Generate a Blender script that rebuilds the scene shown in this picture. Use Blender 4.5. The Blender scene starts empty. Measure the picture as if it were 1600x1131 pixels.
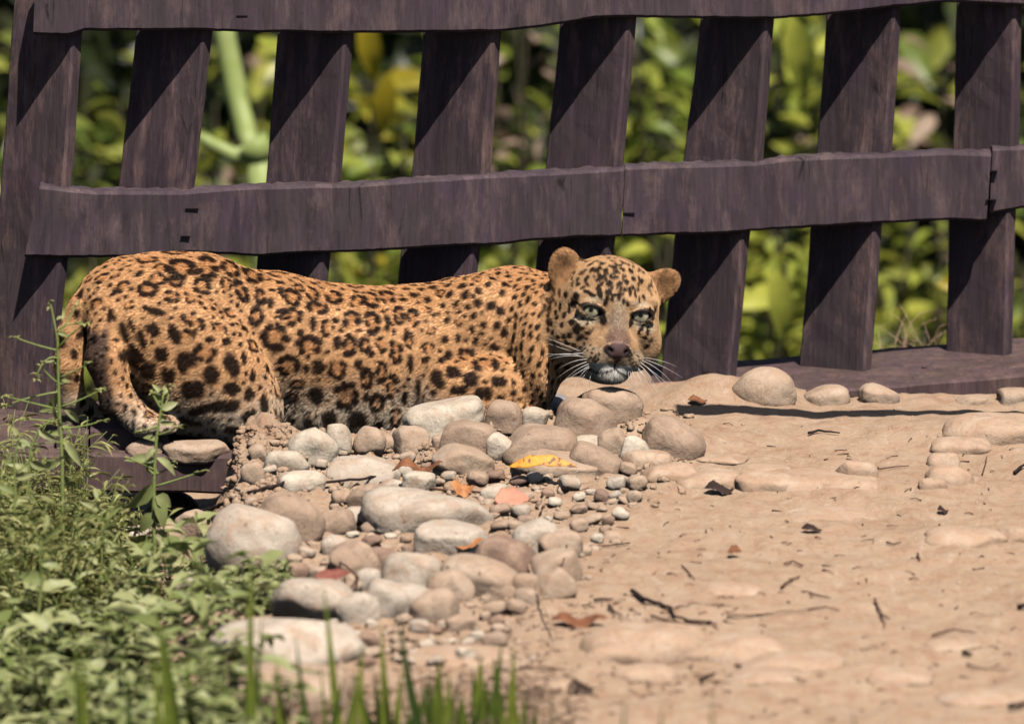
import bpy, bmesh, math, random
import numpy as np
from mathutils import Vector, Matrix
from mathutils.bvhtree import BVHTree
from mathutils.kdtree import KDTree

random.seed(7)
RNG = np.random.default_rng(11)
scene = bpy.context.scene
col = scene.collection
R = math.radians

# ------------------------------------------------------------------ camera, sky, sun, exposure
PITCH = R(11.0)
DIST = 12.0
CT, ST = math.cos(PITCH), math.sin(PITCH)
CAM = Vector((0.8, -DIST * CT, 0.1 + DIST * ST))
cam_data = bpy.data.cameras.new('camera')
cam = bpy.data.objects.new('camera', cam_data)
col.objects.link(cam)
cam.location = CAM
cam.rotation_euler = (math.pi / 2 - PITCH, 0, 0)
cam_data.sensor_width = 36.0
cam_data.lens = 270.0
cam_data.clip_start = 0.5
cam_data.clip_end = 400.0
cam_data.dof.use_dof = True
cam_data.dof.focus_distance = DIST - 0.05
cam_data.dof.aperture_fstop = 4.7
scene.camera = cam

SUN = Vector((0.18, -0.46, 0.87)).normalized()          # direction towards the sun
world = bpy.data.worlds.new('World')
scene.world = world
world.use_nodes = True
wn = world.node_tree
bg = wn.nodes['Background']
sky = wn.nodes.new('ShaderNodeTexSky')
sky.sky_type = 'NISHITA'
sky.sun_disc = False
sky.sun_elevation = math.asin(SUN.z)
sky.sun_rotation = math.atan2(SUN.x, SUN.y)
wn.links.new(sky.outputs[0], bg.inputs[0])
bg.inputs[1].default_value = 0.05
sun_data = bpy.data.lights.new('sun', 'SUN')
sun_data.energy = 5.0
sun_data.angle = R(0.5)
sun_data.color = (1.0, 0.94, 0.87)
sun = bpy.data.objects.new('sun', sun_data)
col.objects.link(sun)
sun.rotation_euler = SUN.to_track_quat('Z', 'Y').to_euler()
scene.view_settings.view_transform = 'Standard'
scene.view_settings.look = 'None'
scene.view_settings.exposure = 0.16
scene.view_settings.gamma = 1.0
scene.view_settings.use_curve_mapping = False
scene.cycles.max_bounces = 6
scene.cycles.diffuse_bounces = 0
scene.cycles.transparent_max_bounces = 8
try:
    scene.cycles.use_denoising = True
except Exception:
    pass

# ------------------------------------------------------------------ measuring helpers
FOC = 12000.0 * 1.0      # focal length in photo pixels


def P(px, py, Y):
    """world point at depth Y seen at photo position (px, py)"""
    u = (px - 800.0) / FOC
    v = (565.5 - py) / FOC
    d = Vector((u, CT + v * ST, -ST + v * CT))
    t = (Y - CAM.y) / d.y
    return CAM + d * t


def ray(px, py):
    u = (px - 800.0) / FOC
    v = (565.5 - py) / FOC
    return Vector((u, CT + v * ST, -ST + v * CT)).normalized()


def sstep(a, b, x):
    t = np.clip((x - a) / (b - a), 0, 1)
    return t * t * (3 - 2 * t)


def _hash(ix, iy, iz, seed):
    h = (ix * 374761393 + iy * 668265263 + iz * 2147483647 + seed * 1274126177) & 0xFFFFFFFF
    h = ((h ^ (h >> 13)) * 1274126177) & 0xFFFFFFFF
    h = (h ^ (h >> 16)) & 0xFFFFFFFF
    return h.astype(np.float64) / 4294967295.0


def vnoise(x, y, z, seed=0):
    x = np.asarray(x, float); y = np.asarray(y, float) + 0 * x; z = np.asarray(z, float) + 0 * x
    ix = np.floor(x).astype(np.int64); iy = np.floor(y).astype(np.int64); iz = np.floor(z).astype(np.int64)
    fx = x - ix; fy = y - iy; fz = z - iz
    fx = fx * fx * (3 - 2 * fx); fy = fy * fy * (3 - 2 * fy); fz = fz * fz * (3 - 2 * fz)
    r = 0
    for a in (0, 1):
        for b in (0, 1):
            for c in (0, 1):
                w = (fx if a else 1 - fx) * (fy if b else 1 - fy) * (fz if c else 1 - fz)
                r = r + w * _hash(ix + a, iy + b, iz + c, seed)
    return r * 2 - 1


def fbm(x, y, z, octv=4, seed=0):
    r, a, f = 0, 1.0, 1.0
    for o in range(octv):
        r = r + a * vnoise(x * f, y * f, z * f, seed + o * 17)
        a *= 0.5; f *= 2.03
    return r


# ------------------------------------------------------------------ object helpers
def tag(o, label=None, cat=None, group=None, kind=None):
    if label: o['label'] = label
    if cat: o['category'] = cat
    if group: o['group'] = group
    if kind: o['kind'] = kind
    return o


def link(name, me, parent=None, mat=None):
    o = bpy.data.objects.new(name, me)
    col.objects.link(o)
    if parent is not None: o.parent = parent
    if mat is not None and me is not None and hasattr(me, 'materials') and len(me.materials) == 0:
        me.materials.append(mat)
    return o


def empty(name, loc, label, cat, group=None):
    o = bpy.data.objects.new(name, None)
    col.objects.link(o)
    o.location = loc
    o.empty_display_size = 0.05
    return tag(o, label, cat, group)


def child_of(parent, o):
    """parent keeping world placement (parents here are only translated)"""
    o.parent = parent
    o.location = Vector(o.location) - Vector(parent.location)
    return o


def mesh_np(name, V, F, smooth=True):
    me = bpy.data.meshes.new(name)
    V = np.asarray(V, np.float32)
    F = np.asarray(F, np.int32)
    n, k = F.shape
    me.vertices.add(len(V)); me.vertices.foreach_set('co', V.ravel())
    me.loops.add(n * k); me.loops.foreach_set('vertex_index', F.ravel())
    me.polygons.add(n)
    me.polygons.foreach_set('loop_start', np.arange(0, n * k, k, dtype=np.int32))
    me.polygons.foreach_set('loop_total', np.full(n, k, np.int32))
    if smooth: me.polygons.foreach_set('use_smooth', np.ones(n, bool))
    me.update(calc_edges=True)
    return me


def mesh_py(name, V, F, smooth=True):
    me = bpy.data.meshes.new(name)
    me.from_pydata([tuple(v) for v in V], [], F)
    if smooth: me.polygons.foreach_set('use_smooth', [True] * len(me.polygons))
    me.update()
    return me


# ------------------------------------------------------------------ material helpers
def newmat(name):
    m = bpy.data.materials.new(name)
    m.use_nodes = True
    nt = m.node_tree
    b = nt.nodes['Principled BSDF']
    return m, nt, b


def N(nt, kind, **kw):
    n = nt.nodes.new(kind)
    for k, v in kw.items():
        if k.startswith('i_'):
            n.inputs[k[2:].replace('_', ' ')].default_value = v
        else:
            setattr(n, k, v)
    return n


def mapping(nt, scale=(1, 1, 1), coord='Object'):
    t = N(nt, 'ShaderNodeTexCoord')
    mp = N(nt, 'ShaderNodeMapping')
    mp.inputs['Scale'].default_value = scale
    nt.links.new(t.outputs[coord], mp.inputs[0])
    return mp


def noise(nt, vec, scale, detail=4, rough=0.55, dist=0.0):
    n = N(nt, 'ShaderNodeTexNoise')
    n.inputs['Scale'].default_value = scale
    n.inputs['Detail'].default_value = detail
    n.inputs['Roughness'].default_value = rough
    n.inputs['Distortion'].default_value = dist
    nt.links.new(vec, n.inputs['Vector'])
    return n.outputs[0]


def ramp(nt, fac, stops):
    r = N(nt, 'ShaderNodeValToRGB')
    els = r.color_ramp.elements
    while len(els) < len(stops): els.new(0.5)
    for e, (p, c) in zip(els, stops):
        e.position = p
        e.color = (c[0], c[1], c[2], 1) if isinstance(c, (tuple, list)) else (c, c, c, 1)
    nt.links.new(fac, r.inputs[0])
    return r.outputs[0]


def mix(nt, fac, a, b, mode='MIX'):
    m = N(nt, 'ShaderNodeMixRGB', blend_type=mode)
    for i, v in enumerate((fac, a, b)):
        if isinstance(v, (int, float)): m.inputs[i].default_value = v if i == 0 else (v, v, v, 1)
        elif isinstance(v, tuple): m.inputs[i].default_value = (v[0], v[1], v[2], 1)
        else: nt.links.new(v, m.inputs[i])
    return m.outputs[0]


def bump(nt, b, height, strength=0.5, dist=0.01, prev=None):
    n = N(nt, 'ShaderNodeBump')
    n.inputs['Strength'].default_value = strength
    n.inputs['Distance'].default_value = dist
    nt.links.new(height, n.inputs['Height'])
    if prev is not None: nt.links.new(prev, n.inputs['Normal'])
    nt.links.new(n.outputs[0], b.inputs['Normal'])
    return n.outputs[0]


def wood_mat(name, base, light, seed=0.0):
    m, nt, b = newmat(name)
    t = N(nt, 'ShaderNodeTexCoord')
    oi = N(nt, 'ShaderNodeObjectInfo')
    add = N(nt, 'ShaderNodeVectorMath', operation='ADD')
    sc = N(nt, 'ShaderNodeVectorMath', operation='SCALE'); sc.inputs['Scale'].default_value = 7.0
    comb = N(nt, 'ShaderNodeCombineXYZ')
    for i in range(3): nt.links.new(oi.outputs['Random'], comb.inputs[i])
    nt.links.new(comb.outputs[0], sc.inputs[0])
    nt.links.new(t.outputs['Object'], add.inputs[0]); nt.links.new(sc.outputs[0], add.inputs[1])
    mp = N(nt, 'ShaderNodeMapping'); mp.inputs['Scale'].default_value = (1, 1, 0.06)
    mp.inputs['Location'].default_value = (seed, 0, 0)
    nt.links.new(add.outputs[0], mp.inputs[0])
    grain = noise(nt, mp.outputs[0], 150, 6, 0.65)
    streak = noise(nt, mp.outputs[0], 34, 4, 0.6, 0.4)
    blot = noise(nt, add.outputs[0], 11, 5, 0.6)
    mp2 = N(nt, 'ShaderNodeMapping'); mp2.inputs['Scale'].default_value = (1, 1, 0.3)
    nt.links.new(add.outputs[0], mp2.inputs[0])
    worn = noise(nt, mp2.outputs[0], 19, 9, 0.75, 0.3)
    c = mix(nt, ramp(nt, streak, [(0.3, 0.0), (0.7, 1.0)]), base, tuple(x * 1.75 for x in base))
    c = mix(nt, ramp(nt, blot, [(0.35, 0.0), (0.75, 0.55)]), c, (base[0] * 1.5, base[1] * 1.75, base[2] * 1.15))
    c = mix(nt, ramp(nt, worn, [(0.50, 0.0), (0.78, 0.85)]), c, light)
    c = mix(nt, ramp(nt, grain, [(0.3, 0.4), (0.6, 0.0)]), c, (0.012, 0.010, 0.012))
    mp3 = N(nt, 'ShaderNodeMapping'); mp3.inputs['Scale'].default_value = (1, 1, 0.05)
    nt.links.new(add.outputs[0], mp3.inputs[0])
    vo = N(nt, 'ShaderNodeTexVoronoi', feature='DISTANCE_TO_EDGE'); vo.inputs['Scale'].default_value = 17.0
    ds = noise(nt, add.outputs[0], 14, 3)
    am = N(nt, 'ShaderNodeVectorMath', operation='SCALE'); am.inputs['Scale'].default_value = 0.012
    cm2 = N(nt, 'ShaderNodeCombineXYZ'); nt.links.new(ds, cm2.inputs[0]); nt.links.new(ds, cm2.inputs[1])
    nt.links.new(cm2.outputs[0], am.inputs[0])
    ad2 = N(nt, 'ShaderNodeVectorMath', operation='ADD'); nt.links.new(mp3.outputs[0], ad2.inputs[0]); nt.links.new(am.outputs[0], ad2.inputs[1])
    nt.links.new(ad2.outputs[0], vo.inputs['Vector'])
    gate = ramp(nt, blot, [(0.52, 0.0), (0.62, 0.7)])
    crack = ramp(nt, vo.outputs['Distance'], [(0.004, 1.0), (0.013, 0.0)])
    c = mix(nt, mix(nt, 1.0, crack, gate, 'MULTIPLY'), c, (0.006, 0.005, 0.006))
    nt.links.new(c, b.inputs['Base Color'])
    b.inputs['Roughness'].default_value = 0.8
    b.inputs['Specular IOR Level'].default_value = 0.2
    n1 = bump(nt, b, grain, 0.5, 0.003)
    bump(nt, b, worn, 0.4, 0.006, n1)
    return m


def leaf_mat(name, c1, c2, gloss=0.45, trans=0.35, scale=3.0):
    m, nt, b = newmat(name)
    oi = N(nt, 'ShaderNodeAttribute'); oi.attribute_name = 'tint'; oi.attribute_type = 'GEOMETRY'
    mp = mapping(nt)
    n = noise(nt, mp.outputs[0], scale * 20, 3)
    c = mix(nt, oi.outputs['Fac'], c1, c2)
    c = mix(nt, ramp(nt, n, [(0.35, 0.0), (0.7, 0.5)]), c, tuple(x * 0.6 for x in c1))
    nt.links.new(c, b.inputs['Base Color'])
    b.inputs['Roughness'].default_value = gloss
    tr = N(nt, 'ShaderNodeBsdfTranslucent')
    nt.links.new(c, tr.inputs[0])
    ms = N(nt, 'ShaderNodeMixShader'); ms.inputs[0].default_value = trans
    nt.links.new(b.outputs[0], ms.inputs[1]); nt.links.new(tr.outputs[0], ms.inputs[2])
    nt.links.new(ms.outputs[0], nt.nodes['Material Output'].inputs[0])
    return m


def plain_mat(name, c1, c2, rough=0.85, scale=60, bmp=0.4, dist=0.002):
    m, nt, b = newmat(name)
    mp = mapping(nt)
    n = noise(nt, mp.outputs[0], scale, 5, 0.6)
    nt.links.new(mix(nt, ramp(nt, n, [(0.35, 0.0), (0.68, 1.0)]), c1, c2), b.inputs['Base Color'])
    b.inputs['Roughness'].default_value = rough
    b.inputs['Specular IOR Level'].default_value = 0.2
    bump(nt, b, n, bmp, dist)
    return m


def stone_mat(name, c1, c2, dust=(0.42, 0.27, 0.17), dusty=0.5):
    m, nt, b = newmat(name)
    t = N(nt, 'ShaderNodeTexCoord')
    g = N(nt, 'ShaderNodeNewGeometry')
    big = noise(nt, g.outputs['Position'], 22, 4, 0.6)
    fine = noise(nt, g.outputs['Position'], 190, 5, 0.65)
    du = noise(nt, g.outputs['Position'], 34, 6, 0.68, 0.3)
    pits = noise(nt, g.outputs['Position'], 75, 3, 0.5)
    c = mix(nt, ramp(nt, big, [(0.35, 0.0), (0.65, 1.0)]), c1, c2)
    c = mix(nt, ramp(nt, du, [(0.62 - 0.25 * dusty, 0.0), (0.75 - 0.15 * dusty, 0.9)]), c, dust)
    c = mix(nt, ramp(nt, fine, [(0.3, 0.35), (0.5, 0.0)]), c, tuple(x * 0.55 for x in c1))
    c = mix(nt, ramp(nt, pits, [(0.24, 0.7), (0.31, 0.0)]), c, (0.10, 0.07, 0.06))
    vn = noise(nt, g.outputs['Position'], 16, 5, 0.6, 1.2)
    c = mix(nt, ramp(nt, vn, [(0.480, 0.0), (0.495, 0.45), (0.510, 0.0)]), c, tuple(x * 0.5 for x in c2))
    st2 = noise(nt, g.outputs['Position'], 9, 6, 0.7, 0.6)
    c = mix(nt, ramp(nt, st2, [(0.55, 0.0), (0.66, 0.5)]), c, (0.30, 0.175, 0.11))
    nt.links.new(c, b.inputs['Base Color'])
    b.inputs['Roughness'].default_value = 0.8
    b.inputs['Specular IOR Level'].default_value = 0.3
    n1 = bump(nt, b, fine, 0.45, 0.0025)
    n2 = bump(nt, b, du, 0.5, 0.006, n1)
    bump(nt, b, pits, 0.4, 0.004, n2)
    return m


M = {}
M['wood'] = wood_mat('weathered_dark_wood', (0.062, 0.041, 0.051), (0.38, 0.235, 0.20))
M['rail'] = wood_mat('weathered_rail_wood', (0.063, 0.043, 0.055), (0.30, 0.195, 0.175), 3.0)
M['deck'] = wood_mat('deck_wood', (0.085, 0.052, 0.055), (0.28, 0.18, 0.14), 5.0)
M['iron'] = plain_mat('rusted_iron', (0.012, 0.01, 0.012), (0.03, 0.02, 0.02), 0.7)
DUST = (0.47, 0.315, 0.215)
M['st_pale'] = stone_mat('stone_pale', (0.70, 0.60, 0.47), (0.54, 0.43, 0.32), DUST, 0.45)
M['st_grey'] = stone_mat('stone_grey', (0.62, 0.52, 0.41), (0.47, 0.38, 0.295), DUST, 0.55)
M['st_tan'] = stone_mat('stone_tan', (0.48, 0.34, 0.24), (0.33, 0.225, 0.16), DUST, 0.6)
M['st_brown'] = stone_mat('stone_brown', (0.34, 0.215, 0.15), (0.24, 0.155, 0.115), DUST, 0.55)
M['st_dusty'] = stone_mat('stone_dusty', (0.56, 0.43, 0.32), (0.44, 0.31, 0.21), DUST, 0.9)
M['st_blue'] = stone_mat('stone_bluegrey', (0.34, 0.32, 0.33), (0.28, 0.25, 0.25), DUST, 0.2)

# ------------------------------------------------------------------ ground
def fence_y(x):
    return 0.12 + 0.32 * x


def ground_z(x, y):
    x = np.asarray(x, float); y = np.asarray(y, float)
    w = 0.035 + 0.22 * sstep(-0.35, -1.3, y)
    x0 = 0.365 - 0.05 * sstep(-0.4, -1.2, y) + 0.018 * vnoise(x * 3, y * 22, 0, 5)
    z = -0.118 + 0.108 * sstep(x0 - w, x0 + w, x)
    # ridge of stones and soil in front of the leopard
    yr = -0.235 + 0.14 * (x - 0.4)
    ridge = np.exp(-((y - yr) / 0.085) ** 2) * sstep(0.355, 0.40, x) * sstep(1.16, 0.98, x)
    z = z + ridge * (0.036 + 0.022 * sstep(0.6, 0.85, x))
    z = z + 0.030 * np.exp(-((x - 0.415) / 0.045) ** 2 - ((y + 0.25) / 0.08) ** 2)
    # low rise before the fence at the right
    z = z + 0.014 * np.exp(-((y - 0.30) / 0.07) ** 2) * sstep(1.02, 1.12, x) * sstep(1.3, 1.2, x)
    z = z + 0.020 * np.exp(-((x - 1.13) / 0.06) ** 2 - ((y - 0.27) / 0.07) ** 2)
    z = z + 0.016 * np.exp(-((x - 1.60) / 0.16) ** 2 - ((y + 0.02) / 0.10) ** 2)
    z = z - 0.022 * sstep(0.14, 0.30, y) * sstep(1.18, 1.32, x)
    z = z - 0.07 * sstep(-0.30, -0.24, y) * sstep(0.37, 0.33, x)
    # lower beside and under the base plank
    z = z - 0.055 * sstep(0.37, 0.41, y - 0.10 * (x - 1.0)) * sstep(1.0, 1.06, x)
    # falls away behind the fence
    d = y - (fence_y(x) + 0.30)
    z = z - 2.2 * sstep(0.0, 2.2, d)
    return z


def ground_detail(x, y):
    r = 0.007 * fbm(x * 7, y * 5, 0, 3, 3) + 0.0022 * fbm(x * 32, y * 20, 0, 4, 9)
    rub = np.exp(-((y - (-0.3 + 0.14 * (x - .4))) / 0.22) ** 2) * sstep(0.34, 0.40, x) * sstep(1.1, 0.9, x)
    heap = sstep(1.0, 0.7, x) * sstep(-1.6, -1.1, y) * sstep(0.30, 0.42, x)
    r = r + (0.006 * rub + 0.004 * heap) * fbm(x * 55, y * 48, 0, 4, 21)
    clod = np.exp(-((x - 0.40) / 0.07) ** 2 - ((y + 0.30) / 0.14) ** 2)
    n = np.abs(vnoise(x * 60, y * 48, 0, 33)) + 0.5 * np.abs(vnoise(x * 140, y * 110, 0, 35))
    return r + clod * 0.020 * (n - 0.3)


def gz(x, y):
    """bilinear lookup in the finished ground grid"""
    fx = np.interp(x, xs, np.arange(len(xs))); fy = np.interp(y, ys, np.arange(len(ys)))
    i = min(int(fx), len(xs) - 2); j = min(int(fy), len(ys) - 2)
    u, v = fx - i, fy - j
    return float(ZG[i, j] * (1 - u) * (1 - v) + ZG[i + 1, j] * u * (1 - v) + ZG[i, j + 1] * (1 - u) * v + ZG[i + 1, j + 1] * u * v)


_Y = np.arange(-3.9, 0.46, 0.02)


def G(px, py):
    """ground point seen at (px, py)"""
    d = ray(px, py)
    t = (_Y - CAM.y) / d.y
    X_ = CAM.x + d.x * t; Z_ = CAM.z + d.z * t
    k = np.clip(np.searchsorted(xs, X_), 0, len(xs) - 1); m_ = np.clip(np.searchsorted(ys, _Y), 0, len(ys) - 1)
    h = Z_ - ZG[k, m_]
    w = np.nonzero(h <= 0)[0]
    if len(w) == 0 or w[0] == 0: y = _Y[-1] if len(w) == 0 else _Y[0]
    else:
        i = w[0]; y = _Y[i - 1] + 0.02 * h[i - 1] / (h[i - 1] - h[i])
    p = P(px, py, y)
    return Vector((p.x, p.y, gz(p.x, p.y)))


xs = np.concatenate([np.linspace(-3.5, -0.25, 40)[:-1], np.linspace(-0.25, 1.85, 470), np.linspace(1.85, 5.5, 40)[1:]])
ys = np.concatenate([np.linspace(-9, -3.3, 30)[:-1], np.linspace(-3.3, 0.9, 760), np.linspace(0.9, 2.9, 50)[1:]])
XX, YY = np.meshgrid(xs, ys, indexing='ij')
ZZ = ground_z(XX, YY) + ground_detail(XX, YY)
ZG = ZZ
V = np.stack([XX.ravel(), YY.ravel(), ZZ.ravel()], 1)
nx, ny = len(xs), len(ys)
I = np.arange(nx * ny).reshape(nx, ny)
F = np.stack([I[:-1, :-1].ravel(), I[1:, :-1].ravel(), I[1:, 1:].ravel(), I[:-1, 1:].ravel()], 1)
m, nt, b = newmat('dusty_soil')
g = N(nt, 'ShaderNodeNewGeometry')
n_big = noise(nt, g.outputs['Position'], 3.5, 4, 0.6)
n_mid = noise(nt, g.outputs['Position'], 26, 6, 0.65, 0.3)
n_fine = noise(nt, g.outputs['Position'], 260, 4, 0.7)
n_crumb = noise(nt, g.outputs['Position'], 110, 4, 0.6)
c = mix(nt, ramp(nt, n_big, [(0.35, 0.0), (0.65, 1.0)]), (0.46, 0.308, 0.20), (0.41, 0.265, 0.168))
c = mix(nt, ramp(nt, n_mid, [(0.40, 0.0), (0.75, 0.75)]), c, (0.52, 0.39, 0.28))
c = mix(nt, ramp(nt, n_mid, [(0.30, 0.6), (0.46, 0.0)]), c, (0.36, 0.21, 0.14))
mps = mapping(nt, (1, 0.35, 1))
n_mot = noise(nt, mps.outputs[0], 60, 6, 0.7, 0.6)
c = mix(nt, ramp(nt, n_mot, [(0.36, 0.45), (0.46, 0.0)]), c, (0.33, 0.185, 0.125))
c = mix(nt, ramp(nt, n_mot, [(0.56, 0.0), (0.68, 0.5)]), c, (0.60, 0.46, 0.35))
c = mix(nt, ramp(nt, n_fine, [(0.28, 0.5), (0.45, 0.0)]), c, (0.28, 0.17, 0.12))
nt.links.new(c, b.inputs['Base Color'])
b.inputs['Roughness'].default_value = 0.95
b.inputs['Specular IOR Level'].default_value = 0.1
nb = bump(nt, b, n_crumb, 0.55, 0.008)
bump(nt, b, n_fine, 0.5, 0.0025, nb)
M['soil'] = m
ground = link('ground', mesh_np('ground', V, F), None, M['soil'])
tag(ground, 'bare dusty tan soil sloping up to the fence and falling away behind', 'ground', kind='structure')

# far ground beyond the drop, covered by vegetation; leaf shade is put into its dark colour
m, nt, b = newmat('leaf_shaded_ground')
g = N(nt, 'ShaderNodeNewGeometry')
nn = noise(nt, g.outputs['Position'], 9, 6, 0.65)
nt.links.new(ramp(nt, nn, [(0.3, (0.012, 0.014, 0.008)), (0.6, (0.035, 0.04, 0.018)), (0.8, (0.08, 0.06, 0.035))]), b.inputs['Base Color'])
b.inputs['Roughness'].default_value = 0.95
M['litter'] = m
xs2 = np.linspace(-60, 60, 90); ys2 = np.concatenate([np.linspace(2.7, 14, 60), np.linspace(15, 120, 30)])
XX, YY = np.meshgrid(xs2, ys2, indexing='ij')
ZZ = -2.3 + 3.2 * sstep(7.5, 13, YY) + 0.12 * fbm(XX * 0.8, YY * 0.8, 0, 3, 41)
V = np.stack([XX.ravel(), YY.ravel(), ZZ.ravel()], 1)
I = np.arange(len(xs2) * len(ys2)).reshape(len(xs2), len(ys2))
F = np.stack([I[:-1, :-1].ravel(), I[1:, :-1].ravel(), I[1:, 1:].ravel(), I[:-1, 1:].ravel()], 1)
tag(link('forest_floor', mesh_np('forest_floor', V, F), None, M['litter']),
    'leaf covered forest floor rising beyond the fence, its leaf shade in the colour', 'ground', kind='structure')


# ------------------------------------------------------------------ fence
def sweep(sections, cap=True):
    """list of equal-length point loops -> verts, faces"""
    k = len(sections[0])
    V = [p for s in sections for p in s]
    F = []
    for i in range(len(sections) - 1):
        a, b_ = i * k, (i + 1) * k
        for j in range(k):
            F.append((a + j, a + (j + 1) % k, b_ + (j + 1) % k, b_ + j))
    if cap:
        F.append(tuple(range(k))[::-1])
        F.append(tuple((len(sections) - 1) * k + j for j in range(k)))
    return V, F


def interp(poly, x):
    if x <= poly[0][0]: return poly[0][1]
    for (x0, y0), (x1, y1) in zip(poly, poly[1:]):
        if x <= x1:
            t = (x - x0) / (x1 - x0)
            return y0 + (y1 - y0) * t
    return poly[-1][1]


def fix_normals(me):
    bm = bmesh.new(); bm.from_mesh(me)
    bmesh.ops.recalc_face_normals(bm, faces=bm.faces)
    bm.to_mesh(me); bm.free()


fence = empty('wooden_fence', (0.8, fence_y(0.8), -0.02),
              'weathered dark brown timber fence of wide leaning pickets and split horizontal rails', 'fence')


def add_part(name, V, F, mat, smooth=False, parent=fence, bevel=0.0):
    me = mesh_py(name, V, F, smooth)
    fix_normals(me)
    o = link(name, me, None, mat)
    o.location = (0, 0, 0)
    # keep a local origin at the piece's middle
    c = sum((Vector(v) for v in V), Vector()) / len(V)
    me.transform(Matrix.Translation(-c))
    o.location = c
    child_of(parent, o)
    if bevel:
        bv = o.modifiers.new('bevel', 'BEVEL'); bv.width = bevel; bv.segments = 2; bv.limit_method = 'ANGLE'; bv.angle_limit = R(50)
    return o


def rail(top, bot, yoff, thick, mat, x0s, x1s, jit=1.0, seed=0, name='rail'):
    """top / bot: photo polylines of the front face; x0s/x1s give the end slants (top x, bottom x)"""
    n = max(4, int((x1s[0] - x0s[0]) / 9))
    secs = []
    rr = random.Random(seed)
    jt = jb = 0
    for i in range(n + 1):
        t = i / n
        xt = x0s[0] + (x1s[0] - x0s[0]) * t
        xb = x0s[1] + (x1s[1] - x0s[1]) * t
        jt = jt * 0.8 + rr.uniform(-1, 1) * 0.55 * jit
        jb = jb * 0.8 + rr.uniform(-1, 1) * 0.9 * jit
        yt = interp(top, xt) + jt * 0.6; yb = interp(bot, xb) + jb * 0.8
        yf = fence_y((xt) / 1000.0) + yoff
        wob = 0.0012 * math.sin(xt * 0.021 + seed) + rr.uniform(-1, 1) * 0.0009
        A = P(xt, yt, yf + wob); B = P(xb, yb, yf + wob)
        c = 0.005
        up = (A - B).normalized()
        fr = Vector((0, 1, 0))
        mid = [A - up * ((A - B).length * k) + fr * rr.uniform(-0.0012, 0.0012) for k in (0.33, 0.66)]
        s = [A - up * c, mid[0], mid[1], B + up * c, B + fr * c, B + fr * (thick - c), B + up * c + fr * thick,
             A - up * c + fr * thick, A + fr * (thick - c) + up * rr.uniform(-.002, .002), A + fr * c]
        secs.append(s)
    V, F = sweep(secs)
    return add_part(name, V, F, mat)


YO = -0.045   # rail front lies this far before the pickets
TH = 0.042
rail([(52, -60), (1610, -85)], [(52, 55), (110, 57), (130, 49), (330, 50), (540, 53), (780, 51), (870, 39), (930, 29), (1210, 31), (1290, 25), (1400, 12), (1480, 4), (1610, 10)],
     YO, TH, M['rail'], (56, 52), (1660, 1660), 0.8, 3)
rail([(62, 291), (110, 296), (150, 300), (290, 300), (370, 293), (560, 288), (740, 276), (900, 268), (985, 262)],
     [(38, 402), (110, 403), (200, 402), (290, 394), (400, 401), (450, 397), (560, 395), (700, 386), (760, 384), (900, 373), (985, 371)],
     YO, TH, M['rail'], (62, 38), (976, 970), 1.0, 5)
rail([(970, 261), (1100, 257), (1180, 255), (1240, 247), (1370, 243), (1480, 238), (1550, 240)],
     [(970, 371), (1110, 367), (1230, 358), (1370, 351), (1480, 345), (1530, 348), (1550, 345)],
     YO + 0.002, TH, M['rail'], (977, 972), (1549, 1541), 1.0, 9)
rail([(1545, 232), (1660, 228)], [(1545, 336), (1600, 325), (1660, 322)], YO + 0.008, TH, M['rail'], (1551, 1546), (1680, 1680), 0.8, 13)


def picket(cors, ybot_z=None, seed=0, twist=0.110):
    """cors: list of (py, xl, xr) photo measures of one board down its length"""
    rr = random.Random(seed)
    secs = []
    ys_ = [c[0] for c in cors]
    n = 26
    th = 0.026
    L = [(c[0], c[1]) for c in cors]; Rr = [(c[0], c[2]) for c in cors]
    dx = dy = 0
    for i in range(n + 1):
        py = ys_[0] + (ys_[-1] - ys_[0]) * i / n
        xl = interp(L, py); xr = interp(Rr, py)
        strip = 13.0
        yr = fence_y(xr / 1000.0) - 0.036
        yl = fence_y(xl / 1000.0) + twist * (xr - xl) / 115.0 - 0.036
        dx = dx * .6 + rr.uniform(-1, 1) * 0.7
        a = P(xl + dx, py, yl); b_ = P(xr - strip + dx * .5, py, yr)
        d = (b_ - a); d.z = 0; d.normalize()
        nrm = Vector((-d.y, d.x, 0))
        if nrm.y < 0: nrm = -nrm
        a.z = b_.z = (a.z + b_.z) / 2
        c = 0.004
        q = rr.uniform(-0.0008, 0.0008)
        secs.append([a + d * c, a.lerp(b_, .35) + nrm * q, a.lerp(b_, .7) - nrm * q, b_ - d * c, b_ + nrm * c, b_ + nrm * (th - c), b_ + nrm * th - d * c,
                     a + nrm * th + d * c, a + nrm * (th - c), a + nrm * c])
    V, F = sweep(secs)
    return add_part('picket', V, F, M['wood'])


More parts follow.
